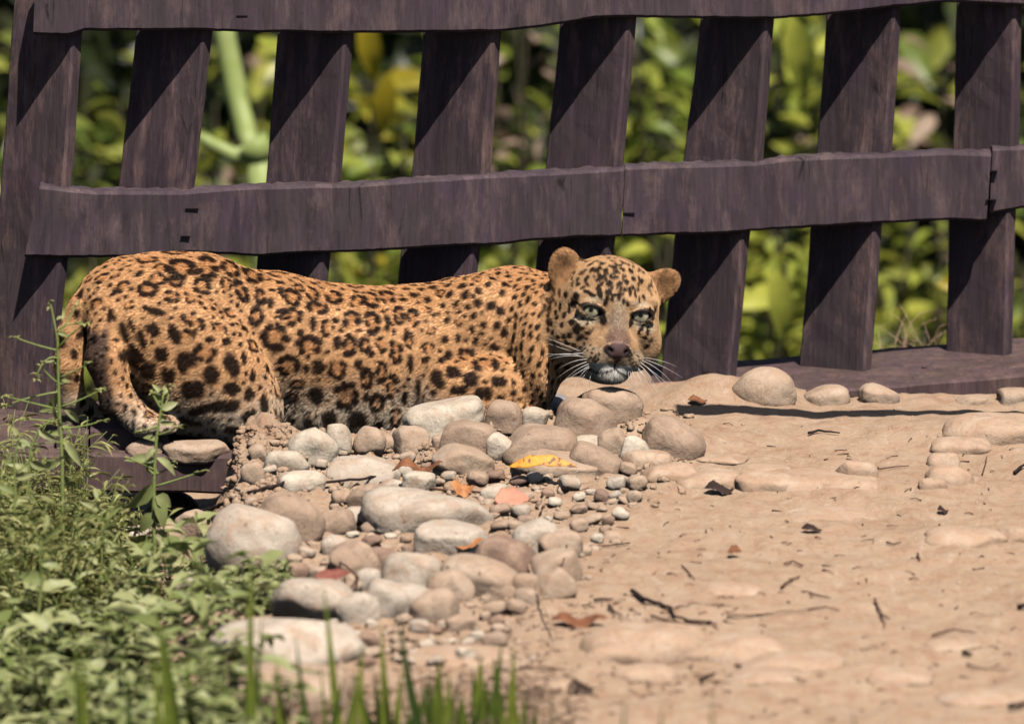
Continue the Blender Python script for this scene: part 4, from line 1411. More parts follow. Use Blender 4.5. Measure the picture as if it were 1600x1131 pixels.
M['st_soil'] = stone_mat('stone_under_dust', (0.58, 0.44, 0.32), (0.50, 0.34, 0.23), (0.48, 0.305, 0.198), 1.0)
ST_ = [
 # cx, cy, w, h, material, tilt, boxy, label
 (397, 840, 138, 98, 'st_grey', -8, 0.0, 'largest smooth egg shaped grey boulder beside the green weeds'),
 (450, 808, 82, 78, 'st_tan', 60, 0.1, 'upright brownish boulder leaning behind the large egg shaped boulder'),
 (563, 735, 112, 46, 'st_grey', 3, 0.45, 'flat smooth grey stone left of the curled brown leaf'),
 (470, 752, 72, 32, 'st_pale', 0, 0.3, 'small flat white stone left of the flat grey stone'),
 (668, 797, 188, 62, 'st_grey', -6, 0.85, 'broad pale slab with an angular edge in the middle of the rubble'),
 (574, 779, 54, 44, 'st_tan', 30, 0.2, 'rounded tan stone wedged at the left end of the broad pale slab'),
 (526, 814, 52, 36, 'st_tan', 10, 0.1, 'small smooth tan stone right of the leaning brownish boulder'),
 (562, 806, 46, 26, 'st_grey', 0, 0.4, 'small chipped grey stone below the left end of the broad slab'),
 (556, 875, 66, 58, 'st_tan', 20, 0.1, 'round dun stone shaded on its left, in the middle of the rubble'),
 (522, 852, 40, 30, 'st_grey', 0, 0.5, 'little blocky grey stone just left of the round dun stone'),
 (600, 870, 34, 42, 'st_brown', 70, 0.1, 'narrow upright brown stone between the dun and the hollowed stone'),
 (643, 893, 80, 54, 'st_grey', -10, 0.3, 'grey stone with a dark hollow in its face'),
 (712, 842, 116, 50, 'st_grey', -8, 0.5, 'flat grey slab lying below the broad pale slab'),
 (790, 873, 92, 54, 'st_brown', -20, 0.15, 'oblong brown cobble sloping down to the right, below the pink leaf'),
 (752, 903, 112, 54, 'st_dusty', -14, 0.15, 'long beige cobble in front of the oblong brown cobble'),
 (782, 920, 54, 30, 'st_dusty', -10, 0.1, 'small beige stone leaning on the long beige cobble'),
 (575, 905, 36, 30, 'st_grey', 0, 0.3, 'small grey stone beside the fallen red brown leaf'),
 (704, 914, 64, 48, 'st_dusty', 10, 0.1, 'rounded dusty stone with a thin twig across it'),
 (603, 937, 64, 52, 'st_grey', -20, 0.2, 'bluish grey cobble behind the tall blurred grass blades, right one of a pair'),
 (560, 950, 56, 44, 'st_grey', 25, 0.1, 'bluish grey cobble behind the tall blurred grass blades, left one of a pair'),
 (648, 935, 52, 56, 'st_grey', 80, 0.2, 'upright pale stone between the grey pair and the dusty rounded stones'),
 (680, 948, 66, 46, 'st_dusty', 10, 0.1, 'low rounded pale stone under the dusty rounded stone with the twig'),
 (492, 937, 112, 62, 'st_grey', -12, 0.4, 'flat pale grey slab right below the egg shaped boulder'),
 (440, 1004, 215, 76, 'st_grey', -2, 0.75, 'widest pale flat slab among the grass at the bottom'),
 (450, 1078, 170, 66, 'st_dusty', 0, 0.4, 'dusty reddish slab half hidden by grass below the widest slab'),
 (450, 716, 38, 52, 'st_pale', 85, 0.3, 'upright white stone stuck in the clod of soil'),
 (396, 738, 36, 34, 'st_dusty', 10, 0.3, 'small buff stone at the left foot of the soil clod'),
 (402, 706, 28, 24, 'st_dusty', 10, 0.3, 'small buff stone high in the soil clod'),
 (488, 692, 58, 56, 'st_pale', 60, 0.15, 'cream coloured stone at the top of the bank under the belly'),
 (528, 684, 40, 42, 'st_pale', 10, 0.15, 'cream rounded stone touching the cream stone under the belly'),
 (577, 686, 46, 36, 'st_dusty', 70, 0.2, 'short pale stone standing at the top of the bank'),
 (641, 686, 54, 40, 'st_dusty', -10, 0.2, 'rounded dusty stone with a small red leaf on it'),
 (600, 688, 60, 22, 'st_dusty', 0, 0.4, 'flat dusty stone at the crest, behind the small red leaf'),
 (668, 634, 54, 42, 'st_brown', 0, 0.1, 'brown stone behind the long white cobble'),
 (697, 647, 120, 52, 'st_pale', 15, 0.05, 'long white cobble tilted up to the right against the foreleg'),
 (720, 655, 62, 38, 'st_dusty', 0, 0.1, 'buff stone between the long white cobble and the boulder with a tan patch'),
 (730, 684, 80, 62, 'st_tan', -15, 0.3, 'big boulder with a tan patch in front of the long white cobble'),
 (692, 690, 34, 26, 'st_dusty', 0, 0.1, 'small buff stone below the lower end of the long white cobble'),
 (785, 649, 58, 44, 'st_tan', 0, 0.35, 'dark pitted stone right of the long white cobble'),
 (836, 651, 42, 30, 'st_pale', -5, 0.1, 'small white stone under the leopard chest'),
 (779, 697, 42, 40, 'st_pale', 50, 0.1, 'small pale stone between two big boulders'),
 (843, 695, 110, 62, 'st_tan', -6, 0.1, 'big domed tan boulder above the yellow leaf'),
 (915, 656, 92, 58, 'st_tan', -18, 0.15, 'brownish cobble with a dark root across it, below the chin'),
 (953, 629, 92, 52, 'st_dusty', -10, 0.1, 'pale domed stone straight below the leopard chin'),
 (1047, 682, 94, 50, 'st_tan', -20, 0.05, 'smooth oval cobble lying right of the rubble heap'),
 (928, 717, 84, 40, 'st_tan', -28, 0.15, 'long cobble dark on its left side, right of the yellow leaf'),
 (960, 690, 46, 40, 'st_dusty', 20, 0.5, 'broken buff stone between the two dry twigs and the chin stone'),
 (992, 702, 42, 36, 'st_pale', -20, 0.5, 'chipped pale stone left of the smooth oval cobble'),
 (918, 690, 42, 24, 'st_pale', 0, 0.3, 'pale flat stone squeezed between the domed boulder and the rubble'),
 (848, 628, 84, 26, 'st_blue', 0, 0.4, 'flat blue grey stone touching the leopard chest'),
 (655, 751, 48, 30, 'st_pale', 0, 0.6, 'small block of pale stone under the curled brown leaf'),
 (612, 757, 26, 32, 'st_grey', 80, 0.5, 'narrow grey stone under the left end of the curled brown leaf'),
 (775, 772, 44, 26, 'st_pale', 12, 0.7, 'sharp white chip left of the pink leaf'),
 (725, 715, 90, 40, 'st_dusty', -12, 0.3, 'dust covered flat rock between the boulders and the curled leaf'),
 (870, 722, 130, 40, 'st_dusty', -8, 0.3, 'dust covered low rock that the yellow leaf leans on'),
 (1125, 716, 76, 20, 'st_dusty', 0, 0.2, 'low pale stone at the tip of the dry twig'),
 (1045, 735, 76, 30, 'st_dusty', 0, 0.3, 'half buried flat stone left of the dark dry leaf'),
 (1108, 745, 100, 34, 'st_dusty', 2, 0.3, 'half buried pale slab above the dark dry leaf'),
 (1196, 750, 84, 34, 'st_dusty', -4, 0.3, 'half buried pale slab right of the dark dry leaf'),
 (1010, 715, 70, 34, 'st_dusty', 0, 0.3, 'dusty stone under the dry twig'),
 (840, 838, 66, 46, 'st_grey', 20, 0.4, 'pale grey rock at the right edge of the rubble, above the rounded cobbles'),
 (872, 846, 66, 38, 'st_dusty', 0, 0.2, 'dusty low rock with a dark gap on its left'),
 (866, 884, 74, 44, 'st_dusty', 10, 0.3, 'rounded dusty cobble right of the oblong brown cobble'),
 (866, 912, 62, 40, 'st_dusty', 25, 0.2, 'smooth dusty cobble lowest at the right edge of the rubble'),
 (822, 912, 40, 30, 'st_dusty', 0, 0.2, 'small dusty stone under the slanting straw'),
 (823, 932, 36, 24, 'st_dusty', 0, 0.3, 'tiny dusty stone right of the long beige cobble'),
 (720, 972, 46, 24, 'st_dusty', 0, 0.3, 'small flat stone among twigs below the low rounded pale stone'),
 (228, 700, 60, 30, 'st_tan', 0, 0.1, 'tan stone on the deck beam beside the hind paw'),
 (305, 701, 96, 30, 'st_dusty', 0, 0.15, 'long pinkish tan stone on the deck beam under the knee'),
 (268, 792, 76, 56, 'st_pale', -35, 0.6, 'pale angular rock leaning under the end of the deck beam'),
 (312, 822, 56, 60, 'st_dusty', 60, 0.5, 'dusty angular rock left of the egg shaped boulder'),
 (212, 842, 84, 40, 'st_pale', 0, 0.5, 'pale low rock behind the leafy weed stem'),
 (256, 838, 60, 44, 'st_dusty', 0, 0.5, 'dusty rock right behind the foot of the leafy weed'),
 (302, 908, 36, 42, 'st_pale', 80, 0.5, 'small white rock showing through the green weeds'),
 (340, 890, 30, 24, 'st_pale', 0, 0.5, 'white chip beside the small rock in the green weeds'),
 (322, 742, 40, 24, 'st_brown', 0, 0.6, 'lump of hard soil on the end of the deck beam'),
 (1198, 600, 98, 54, 'st_dusty', -3, 0.0, 'large smooth cream dome beside the foot of a picket'),
 (1292, 616, 66, 30, 'st_dusty', 0, 0.1, 'low cream stone between the large dome and the pointed stone'),
 (1374, 614, 60, 28, 'st_dusty', -5, 0.2, 'pointed cream stone where the base beam begins'),
 (1585, 617, 60, 22, 'st_dusty', 0, 0.1, 'cream stone against the base beam at the right edge'),
 (1520, 624, 50, 14, 'st_dusty', 0, 0.1, 'thin cream stone against the base beam, next to the shadow band'),
]
BUR = [
 (1500, 689, 74, 24, 'half buried smooth stone left of the long dome at the right edge'),
 (1552, 657, 130, 44, 'long half buried dome at the right edge'),
 (1336, 726, 54, 30, 'half buried round stone standing alone on the bare soil'),
 (1482, 734, 56, 30, 'largest of three half buried stones in a close group'),
 (1474, 714, 40, 20, 'upper stone of three half buried in a close group'),
 (1457, 751, 34, 16, 'lower left stone of three half buried in a close group'),
 (1290, 744, 130, 22, 'wide flat stone almost buried in the bare soil'),
 (1300, 800, 110, 18, 'broad pale stone just showing in the middle of the bare soil'),
 (1507, 830, 90, 26, 'flat stone with bluish top showing in the bare soil at the right'),
 (1590, 828, 50, 24, 'pale stone cut by the right edge of the bare soil'),
 (1006, 990, 138, 56, 'large half buried cobble above the twigs at the bottom'),
 (955, 1012, 70, 26, 'small half buried stone at the left foot of the large cobble'),
 (1144, 1005, 124, 42, 'flat topped half buried cobble right of the large one'),
 (1240, 1026, 110, 24, 'low stone right of the flat topped cobble'),
 (1135, 915, 80, 18, 'pale stone barely showing above the forked twig'),
 (1008, 1046, 66, 22, 'small pale stone low in the bare soil near the bottom'),
 (1200, 1050, 90, 18, 'thin pale stone near the bottom of the bare soil'),
 (1545, 1084, 100, 20, 'pale stone at the lower right corner of the bare soil'),
 (1390, 1046, 90, 18, 'bluish flat stone above the dark blurred tuft tip'),
 (1195, 728, 60, 10, 'thin flat pale stone behind the half buried slabs'),
 (960, 832, 26, 16, 'pebble with a short twig beside it'),
 (730, 1020, 130, 26, 'low white stone among the grass blades at the bottom'),
 (870, 1062, 60, 16, 'pale pebble at the edge of the grass blades'),
 (1490, 1004, 60, 12, 'small pale pebble right of the centre of the bare soil'),
]
for (cx, cy, w, h, mt, tl, bx, lab) in ST_:
    yo = None
    if lab.startswith(('tan stone on the deck', 'long pinkish')): yo = -0.165
    if cx > 1000 and 700 < cy < 770: mt = 'st_soil'; h *= .8
    sk = (0.9 if mt == 'st_soil' else 0.6) if cx > 1000 else 0.3
    place_stone(cx, cy, w, h, mt, lab, tl, bx, yover=yo, sink=sk)
for (cx, cy, w, h, lab) in BUR:
    place_stone(cx, cy + h * .2, w * 1.15, h * .95, 'st_soil', lab, 0, 0.1, group='stones half buried in the bare soil', sink=1.3)

# smaller stones packed between the named ones
rg = np.random.default_rng(4)
taken = [(a[0], a[1], a[2] * .5, a[3] * .5) for a in ST_]
k = 0
while k < 110:
    px, py = rg.uniform(370, 1090), rg.uniform(672, 1040)
    if px > 1090 - (py - 690) * 1.0 and not (py < 720): continue
    if px < 390 + max(0, py - 900) * 1.2: continue
    w = rg.uniform(13, 34); h = w * rg.uniform(.5, .8)
    if any(((px - c[0]) / (c[2] + w * .32)) ** 2 + ((py - c[1]) / (c[3] + h * .32)) ** 2 < 1 for c in taken): continue
    taken.append((px, py, w * .5, h * .5))
    place_stone(px, py, w, h, ['st_dusty', 'st_tan', 'st_grey', 'st_pale', 'st_brown', 'st_dusty'][k % 6], 'small %s stone filling a gap in the %s %s of the rubble' % (['dusty', 'tan', 'grey', 'pale', 'brown', 'buff'][k % 6], 'upper' if py < 780 else ('middle' if py < 900 else 'lower'), 'left' if px < 560 else ('centre' if px < 760 else 'right')), rg.uniform(-20, 20), rg.uniform(0, .6), group='small stones filling the gaps of the rubble')
    k += 1

# gravel and crumbs of soil
def scatter(name, n, fn, mat, label, cat, sub=1):
    V0, F0 = ico(sub)
    Vs, Fs = [], []
    k = 0
    rg = np.random.default_rng(hash(name) % 1000 if False else len(name))
    for i in range(n):
        r = fn(rg)
        if r is None: continue
        p, s = r
        V = V0 * (1 + 0.55 * vnoise(V0[:, 0] * 1.7 + i, V0[:, 1] * 1.7, V0[:, 2] * 1.7, i % 50)[:, None]) * (s * rg.uniform(.7, 1.3, 3))
        V[:, 2] *= .75
        Vs.append(V + p); Fs.append(F0 + k * len(V0)); k += 1
    o = link(name, mesh_np(name, np.concatenate(Vs), np.concatenate(Fs)), None, mat)
    return tag(o, label, cat, kind='stuff')


def rub(rg):
    while True:
        px, py = rg.uniform(340, 1060), rg.uniform(690, 1050)
        lim = 1060 - (py - 700) * 0.6
        if px > max(lim, 860 if py < 950 else 800) : continue
        if px < 340 + (py - 690) * .05: continue
        p = G(px, py)
        s = 0.0025 + 0.006 * rg.random() ** 3
        return np.array(p) + (0, 0, s * .2), s


scatter('gravel', 700, rub, M['st_dusty'], 'small pebbles and gravel filling the gaps between the heaped stones', 'gravel', 2)


def crumbs(rg):
    if rg.random() < .5:
        px, py = rg.normal(395, 30), rg.uniform(668, 790)
        if px < 352: return None
    else:
        px, py = rg.uniform(420, 1080), rg.normal(700, 35)
    p = G(px, min(max(py, 640), 900))
    s = 0.0012 + 0.0070 * rg.random() ** 4
    return np.array(p) + (0, 0, s * .3), s


scatter('soil_crumbs', 3600, crumbs, M['soil'], 'crumbly brown soil clods along the bank under the leopard', 'soil', 2)


def grit(rg):
    px, py = rg.uniform(700, 1640), rg.uniform(640, 1150)
    p = G(px, py)
    s = 0.0008 + 0.0028 * rg.random() ** 4
    return np.array(p), s


scatter('grit', 1500, grit, M['st_dusty'], 'fine grit scattered over the bare soil', 'grit', 1)

# ------------------------------------------------------------------ twigs and fallen leaves
M['twig'] = plain_mat('dry_twig', (0.16, 0.085, 0.055), (0.09, 0.05, 0.035), 0.85, 120)
M['twig_pale'] = plain_mat('pale_straw', (0.55, 0.38, 0.25), (0.42, 0.27, 0.18), 0.8, 120)
M['twig_dark'] = plain_mat('dark_root', (0.045, 0.028, 0.025), (0.02, 0.014, 0.014), 0.9, 120)


def on_ground(px, py, lift):
    p = G(px, py)
    return Vector((p.x, p.y, p.z + lift))


def twig(pts, r, mat, label, lift=0.002, group='dry twigs on the soil', name='twig', Y=None, knobs=True):
    """pts in photo pixels; rests on the ground"""
    rr_ = random.Random(int(pts[0][0] * 3 + pts[0][1]))
    W_ = []
    for i, p in enumerate(pts):
        q = on_ground(p[0], p[1], lift + r) if Y is None else P(p[0], p[1], Y if not isinstance(Y, (list, tuple)) else Y[i])
        W_.append(q)
    fine = []
    for a, b_ in zip(W_, W_[1:]):
        n = max(2, int((b_ - a).length / 0.012))
        for i in range(n):
            q = a.lerp(b_, i / n)
            fine.append(q + Vector((rr_.uniform(-1, 1), rr_.uniform(-1, 1), rr_.uniform(-.4, 1))) * r * 0.5)
    fine.append(W_[-1])
    o = tubes(name, [(fine, r, r * 0.5)], M[mat], None, 6)
    c = fine[0].copy()
    o.data.transform(Matrix.Translation(-c)); o.location = c
    return tag(o, label, 'twig', group)


twig([(285, 822), (330, 805), (390, 783), (450, 768), (510, 763), (560, 762), (590, 757), (618, 745)], 0.0042, 'twig_dark', 'long dark stick running over the egg shaped boulder to the flat grey stone', lift=.008)
twig([(590, 760), (640, 764), (700, 770), (752, 776), (790, 786), (772, 790)], 0.0028, 'twig', 'thin dark twig along the top of the broad pale slab')
twig([(893, 697), (925, 715), (950, 728), (984, 748)], 0.0030, 'twig_pale', 'short dry twig crossing the long dark cobble', Y=[-.20, -.23, -.25, -.28])
twig([(962, 722), (1000, 716), (1050, 712), (1090, 709), (1124, 706)], 0.0030, 'twig_pale', 'forked dry twig lying level right of the cobbles', Y=[-.26, -.23, -.22, -.19, -.17])
twig([(968, 722), (1010, 720), (1040, 720), (1062, 715)], 0.0020, 'twig', 'thin root under the level dry twig', Y=[-.27, -.24, -.23, -.21])
twig([(868, 640), (892, 628), (912, 616), (935, 614), (958, 619)], 0.0022, 'twig_dark', 'dark bent root against the stone below the chin', Y=[-.12, -.15, -.16, -.16, -.16])
twig([(878, 652), (905, 654), (922, 658), (930, 668), (926, 678)], 0.0020, 'twig_dark', 'dark root curving over the brownish cobble', Y=[-.20, -.21, -.215, -.22, -.225])
twig([(852, 790), (828, 850), (826, 900), (845, 950), (868, 1004)], 0.0024, 'twig_pale', 'long straw slanting down past the dusty cobbles', lift=.012)
twig([(880, 864), (920, 858), (960, 856), (984, 852)], 0.0022, 'twig', 'straight thin twig on the soil right of the rubble')
twig([(988, 930), (1012, 944), (1046, 954), (1052, 968), (1075, 976), (1112, 977)], 0.0036, 'twig_dark', 'forked dark twig lying above the half buried cobbles')
twig([(1018, 966), (1050, 975), (1090, 979), (1108, 974)], 0.0020, 'twig', 'thin twig beneath the forked dark twig')
twig([(1065, 990), (1075, 1006), (1082, 1016)], 0.0044, 'twig_dark', 'short dark stick between the two half buried cobbles')
twig([(928, 942), (955, 940)], 0.0024, 'twig_dark', 'tiny dark twig left of the forked twig')
twig([(952, 950), (960, 962), (972, 966)], 0.0024, 'twig_dark', 'tiny bent twig above the large half buried cobble')
twig([(1066, 888), (1078, 900), (1086, 908)], 0.0014, 'twig', 'hair thin twig on the bare soil left of the pale sliver')
twig([(1135, 966), (1175, 964), (1220, 960), (1262, 957)], 0.0030, 'twig_pale', 'pale straight sliver of straw on the bare soil')
twig([(1262, 956), (1290, 951), (1312, 957)], 0.0016, 'twig', 'thin brown stalk beyond the end of the pale straw')
twig([(1220, 921), (1235, 911), (1250, 904)], 0.0020, 'twig', 'short straight twig sloping up to the right on bare soil')
twig([(1226, 885), (1240, 879), (1255, 888), (1248, 884)], 0.0016, 'twig', 'small crooked twig above the short straight one')
twig([(1265, 931), (1285, 936), (1298, 938)], 0.0018, 'twig', 'reddish thin twig below the short straight one')
twig([(1148, 1043), (1170, 1046), (1200, 1056), (1258, 1066)], 0.0020, 'twig', 'thin long twig sloping down near the bottom of the bare soil')
twig([(1366, 942), (1376, 962), (1382, 984)], 0.0018, 'twig', 'upright thin twig with a side spur on bare soil', lift=0.004)
twig([(1376, 962), (1390, 970)], 0.0014, 'twig', 'side spur beside the upright thin twig')
twig([(1456, 996), (1490, 988), (1525, 992)], 0.0020, 'twig', 'wavy reddish twig at the right of the bare soil')
twig([(1504, 1023), (1518, 1027)], 0.0034, 'twig_dark', 'stubby dark stick right of the wavy twig')
twig([(1512, 1040), (1530, 1046), (1560, 1048), (1580, 1048)], 0.0018, 'twig_pale', 'pale straw with a brown knot near the right edge')
twig([(1578, 1112), (1592, 1110), (1610, 1104)], 0.0042, 'twig_dark', 'black forked stick cut by the lower right corner')
twig([(1590, 953), (1612, 951)], 0.0040, 'twig_dark', 'dark stick end cut by the right edge')
twig([(1264, 681), (1280, 677), (1296, 680), (1312, 680)], 0.0024, 'twig_dark', 'small black twig in front of the shadow band')
twig([(1278, 630), (1288, 624), (1310, 628), (1334, 624)], 0.0024, 'twig_dark', 'curved dark root over the low cream stones')
twig([(1440, 575), (1455, 578), (1475, 580), (1498, 580)], 0.0016, 'twig_dark', 'thin dark twig on the base plank between the last pickets', Y=.52)
twig([(1364, 738), (1380, 735), (1398, 733), (1420, 731)], 0.0014, 'twig', 'thin reddish twig right of the lone round stone')
twig([(1535, 744), (1540, 728), (1542, 716)], 0.0014, 'twig', 'tiny upright twig right of the stone group', lift=.002)
twig([(1586, 742), (1596, 734), (1606, 731)], 0.0030, 'twig_dark', 'small black stick near the right edge beside the stone group')
twig([(1386, 850), (1396, 854), (1408, 850)], 0.0016, 'twig', 'tiny V shaped twig on the bare soil')
twig([(1434, 868), (1437, 878)], 0.0018, 'twig', 'tiny upright mark like twig on the bare soil')
twig([(536, 960), (560, 925), (545, 912), (530, 900)], 0.0022, 'twig', 'thin twig leaning over the grey cobble pair', lift=.02)
twig([(700, 930), (720, 925), (742, 920), (750, 936)], 0.0018, 'twig', 'bent thin twig over the rounded dusty stone', lift=.035)
twig([(885, 885), (884, 900), (878, 915), (868, 925)], 0.0016, 'twig', 'curved twig hanging over the smooth dusty cobble', lift=.03)
twig([(812, 944), (840, 938), (872, 936)], 0.0020, 'twig_pale', 'short pale straw right of the long slanting straw')
twig([(810, 1047), (850, 1045), (885, 1050)], 0.0018, 'twig', 'thin twig beside the grass blades at the bottom')
twig([(1095, 1068), (1105, 1060), (1118, 1056)], 0.0026, 'twig_dark', 'small dark twig below the flat topped cobble')
twig([(770, 720), (776, 700), (790, 700)], 0.0012, 'twig', 'tiny stalk standing above the yellow leaf', lift=.004)
for k, (x, y) in enumerate(((560, 1010), (640, 1000), (700, 985), (760, 1000), (690, 1040), (610, 1035), (740, 960), (800, 990))):
    a = k * 1.3
    lab = ['at the left end of', 'second from the left among', 'in the middle of', 'at the right end of', 'lowest in the middle of', 'lowest at the left among', 'highest in', 'at the bare soil end of'][k]
    twig([(x, y), (x + 22 * math.cos(a), y + 5 * math.sin(a)), (x + 45 * math.cos(a + .3), y + 9 * math.sin(a + .3))], 0.0018, 'twig',
         'short broken stalk ' + lab + ' the litter behind the grass blades', group='stalks among the litter behind the grass')


def curl_leaf(px, py, w, h, mat, label, prof, Y=None, yaw_=0.0, depth=0.03, lift=0.004, cup=0.0, name='fallen_leaf', group='fallen leaves on the stones'):
    """a dry leaf lying across the view: prof(t) gives height in mm along its length, width across depth"""
    base = G(px, py + h * .4) if Y is None else None
    Y = base.y if Y is None else Y
    c = P(px, py, Y)
    n, m_ = 22, 8
    V, F = [], []
    for i in range(n + 1):
        t = i / n
        ww = math.sin(math.pi * min(1, max(0, t)) ** 0.85) ** 0.7 * (1 - .15 * math.sin(t * 17)) + 0.03
        for j in range(m_ + 1):
            s = (j / m_ - .5)
            x = (t - .5) * w * mm
            y = s * depth * ww
            z = prof(t) * mm + cup * (s * 2) ** 2 * depth * ww + (0.0006 * math.sin(t * 40 + j))
            V.append((x * math.cos(yaw_) - y * math.sin(yaw_), x * math.sin(yaw_) + y * math.cos(yaw_), z + s * h * mm * 0.55 * ww))
    for i in range(n):
        for j in range(m_):
            a = i * (m_ + 1) + j
            F.append((a, a + m_ + 1, a + m_ + 2, a + 1))
    me = mesh_py(name, V, F)
    o = link(name, me, None, M[mat])
    o.location = c + Vector((0, 0, lift))
    so = o.modifiers.new('thick', 'SOLIDIFY'); so.thickness = 0.0006
    return tag(o, label, 'leaf', group)


def dryleaf(name, c1, c2, spots=None):
    m, nt, b = newmat(name)
    mp = mapping(nt)
    n = noise(nt, mp.outputs[0], 70, 5, .6)
    c = mix(nt, ramp(nt, n, [(.35, 0.), (.65, 1.)]), c1, c2)
    if spots:
        n2 = noise(nt, mp.outputs[0], 130, 2, .5)
        c = mix(nt, ramp(nt, n2, [(.58, 0.), (.64, .85)]), c, spots)
    nt.links.new(c, b.inputs['Base Color'])
    b.inputs['Roughness'].default_value = .55
    bump(nt, b, n, .4, .002)
    return m


M['leaf_yellow'] = dryleaf('dry_leaf_yellow', (0.80, 0.36, 0.012), (0.70, 0.24, 0.01), (0.06, 0.03, 0.015))
M['leaf_pink'] = dryleaf('dry_leaf_pink', (0.62, 0.27, 0.17), (0.50, 0.21, 0.13))
M['leaf_brown'] = dryleaf('dry_leaf_brown', (0.30, 0.12, 0.05), (0.16, 0.06, 0.03))
M['leaf_orange'] = dryleaf('dry_leaf_orange', (0.55, 0.23, 0.07), (0.36, 0.13, 0.05))
M['leaf_black'] = dryleaf('dry_leaf_black', (0.03, 0.018, 0.012), (0.06, 0.03, 0.02))
M['leaf_red'] = dryleaf('dry_leaf_red', (0.34, 0.12, 0.08), (0.22, 0.07, 0.05))
curl_leaf(848, 736, 102, 26, 'leaf_yellow', 'bright yellow dry leaf with dark spots propped below the domed boulder', lambda t: 10 * math.sin(math.pi * t) - 5, depth=.012, lift=.012, Y=G(848, 752).y - .025)
curl_leaf(652, 733, 76, 16, 'leaf_brown', 'dark brown curled leaf arched over the flat grey stone', lambda t: 8 * math.sin(t * 9.0 - .9), Y=-.40, depth=.020)
curl_leaf(800, 784, 54, 40, 'leaf_pink', 'pinkish tan leaf standing right of the white chip', lambda t: 4 * math.sin(3.1 * t), depth=.03, yaw_=.3)
curl_leaf(722, 765, 34, 30, 'leaf_orange', 'small orange brown leaf left of the white chip', lambda t: 6 * math.cos(5 * t), depth=.02)
curl_leaf(733, 862, 40, 16, 'leaf_orange', 'orange brown leaf curled against the oblong brown cobble', lambda t: 10 * t * t - 2, depth=.02, lift=.012)
curl_leaf(520, 912, 50, 16, 'leaf_red', 'red brown leaf lying on the flat grey slab by the grass', lambda t: 5 * t, depth=.03, lift=.012)
curl_leaf(628, 692, 22, 14, 'leaf_red', 'small dark red leaf on the dusty stone under the belly', lambda t: 6 * t, depth=.012, lift=.012)
curl_leaf(1124, 766, 44, 12, 'leaf_black', 'black shrivelled leaf lying alone on the soil below the pale slabs', lambda t: 5 * math.sin(6 * t), depth=.03)
curl_leaf(905, 972, 78, 13, 'leaf_brown', 'dark shredded leaf left of the large half buried cobble', lambda t: 5 * math.sin(9 * t), depth=.03)
curl_leaf(1148, 866, 20, 12, 'leaf_brown', 'tiny brown leaf crumb alone on the bare soil', lambda t: 5 * math.sin(3 * t), depth=.02)
curl_leaf(1268, 829, 30, 8, 'leaf_black', 'small dark leaf scrap right of the tiny leaf crumb', lambda t: 3 * math.sin(5 * t), depth=.02)
curl_leaf(907, 1077, 36, 12, 'leaf_black', 'black leaf scrap on the soil right of the grass', lambda t: 5 * math.sin(6 * t), depth=.03)
curl_leaf(1473, 800, 16, 6, 'leaf_black', 'black leaf scrap above the bluish topped stone', lambda t: 3 * math.sin(6 * t), depth=.02)
curl_leaf(1090, 628, 30, 10, 'leaf_brown', 'little brown leaf at the picket foot beside the cream dome', lambda t: 3 * math.sin(6 * t), depth=.02)
# plant crumbs: tiny stalks, dots
stw = []
rg = np.random.default_rng(77)
for i in range(750):
    px, py = rg.uniform(620, 1610), rg.uniform(655, 1125)
    if rg.random() < .55: py = rg.uniform(930, 1090); px = rg.uniform(480, 1150)
    p = G(px, py)
    a = rg.uniform(0, 6.28); L = rg.uniform(.004, .022)
    dx, dy = math.cos(a) * L, math.sin(a) * L
    q = Vector((p.x + dx, p.y + dy, gz(p.x + dx, p.y + dy)))
    md = p.lerp(q, .5) + Vector((rg.uniform(-.002, .002), 0, rg.uniform(.001, .004)))
    stw.append(([p + Vector((0, 0, .0012)), md, q + Vector((0, 0, .0012))], rg.uniform(.0006, .0016), .0004))
tag(tubes('plant_debris', stw, M['twig'], None, 4), 'scattered scraps of stalk and rootlet over the bare soil', 'debris', kind='stuff')

# ------------------------------------------------------------------ plants
LT = []
def leaf_geo(n=4, fold=0.18, droop=0.25, shape=1.0):
    """unit leaf along +x with midrib fold: rows of 3 vertices"""
    V, F = [], []
    for i in range(n + 1):
        t = i / n
        w = math.sin(math.pi * t ** 0.8) ** shape * 0.5 if 0 < t < 1 else 0.02
        z = -droop * t * t
        V += [(t, -w, z + fold * w), (t, 0, z), (t, w, z + fold * w)]
    for i in range(n):
        a = i * 3
        F += [(a, a + 3, a + 4, a + 1), (a + 1, a + 4, a + 5, a + 2)]
    return np.array(V), np.array(F)


def orient(d, up, roll_=0.0):
    d = np.array(d, float); d /= np.linalg.norm(d)
    up = np.array(up, float)
    s = np.cross(up, d); ln = np.linalg.norm(s)
    if ln < 1e-4: s = np.array((0, 1., 0))
    else: s /= ln
    u = np.cross(d, s)
    c, n = math.cos(roll_), math.sin(roll_)
    s, u = s * c + u * n, u * c - s * n
    return np.stack([d, s, u], 1)


class Leaves:
    def __init__(self): self.V = []; self.F = []; self.T = []; self.k = 0

    def add(self, p, d, L, Wd, up=(0, 0, 1), roll_=0.0, tint=0.5, geo=None):
        gV, gF = geo
        Mx = orient(d, up, roll_)
        V = (gV * np.array((L, Wd, L))) @ Mx.T + np.array(p)
        self.V.append(V); self.F.append(gF + self.k); self.k += len(V)
        self.T.append(np.full(len(V), tint))

    def build(self, name, mat, parent=None):
        me = mesh_np(name, np.concatenate(self.V), np.concatenate(self.F))
        a = me.attributes.new('tint', 'FLOAT', 'POINT')
        a.data.foreach_set('value', np.concatenate(self.T).astype(np.float32))
        return link(name, me, parent, mat)


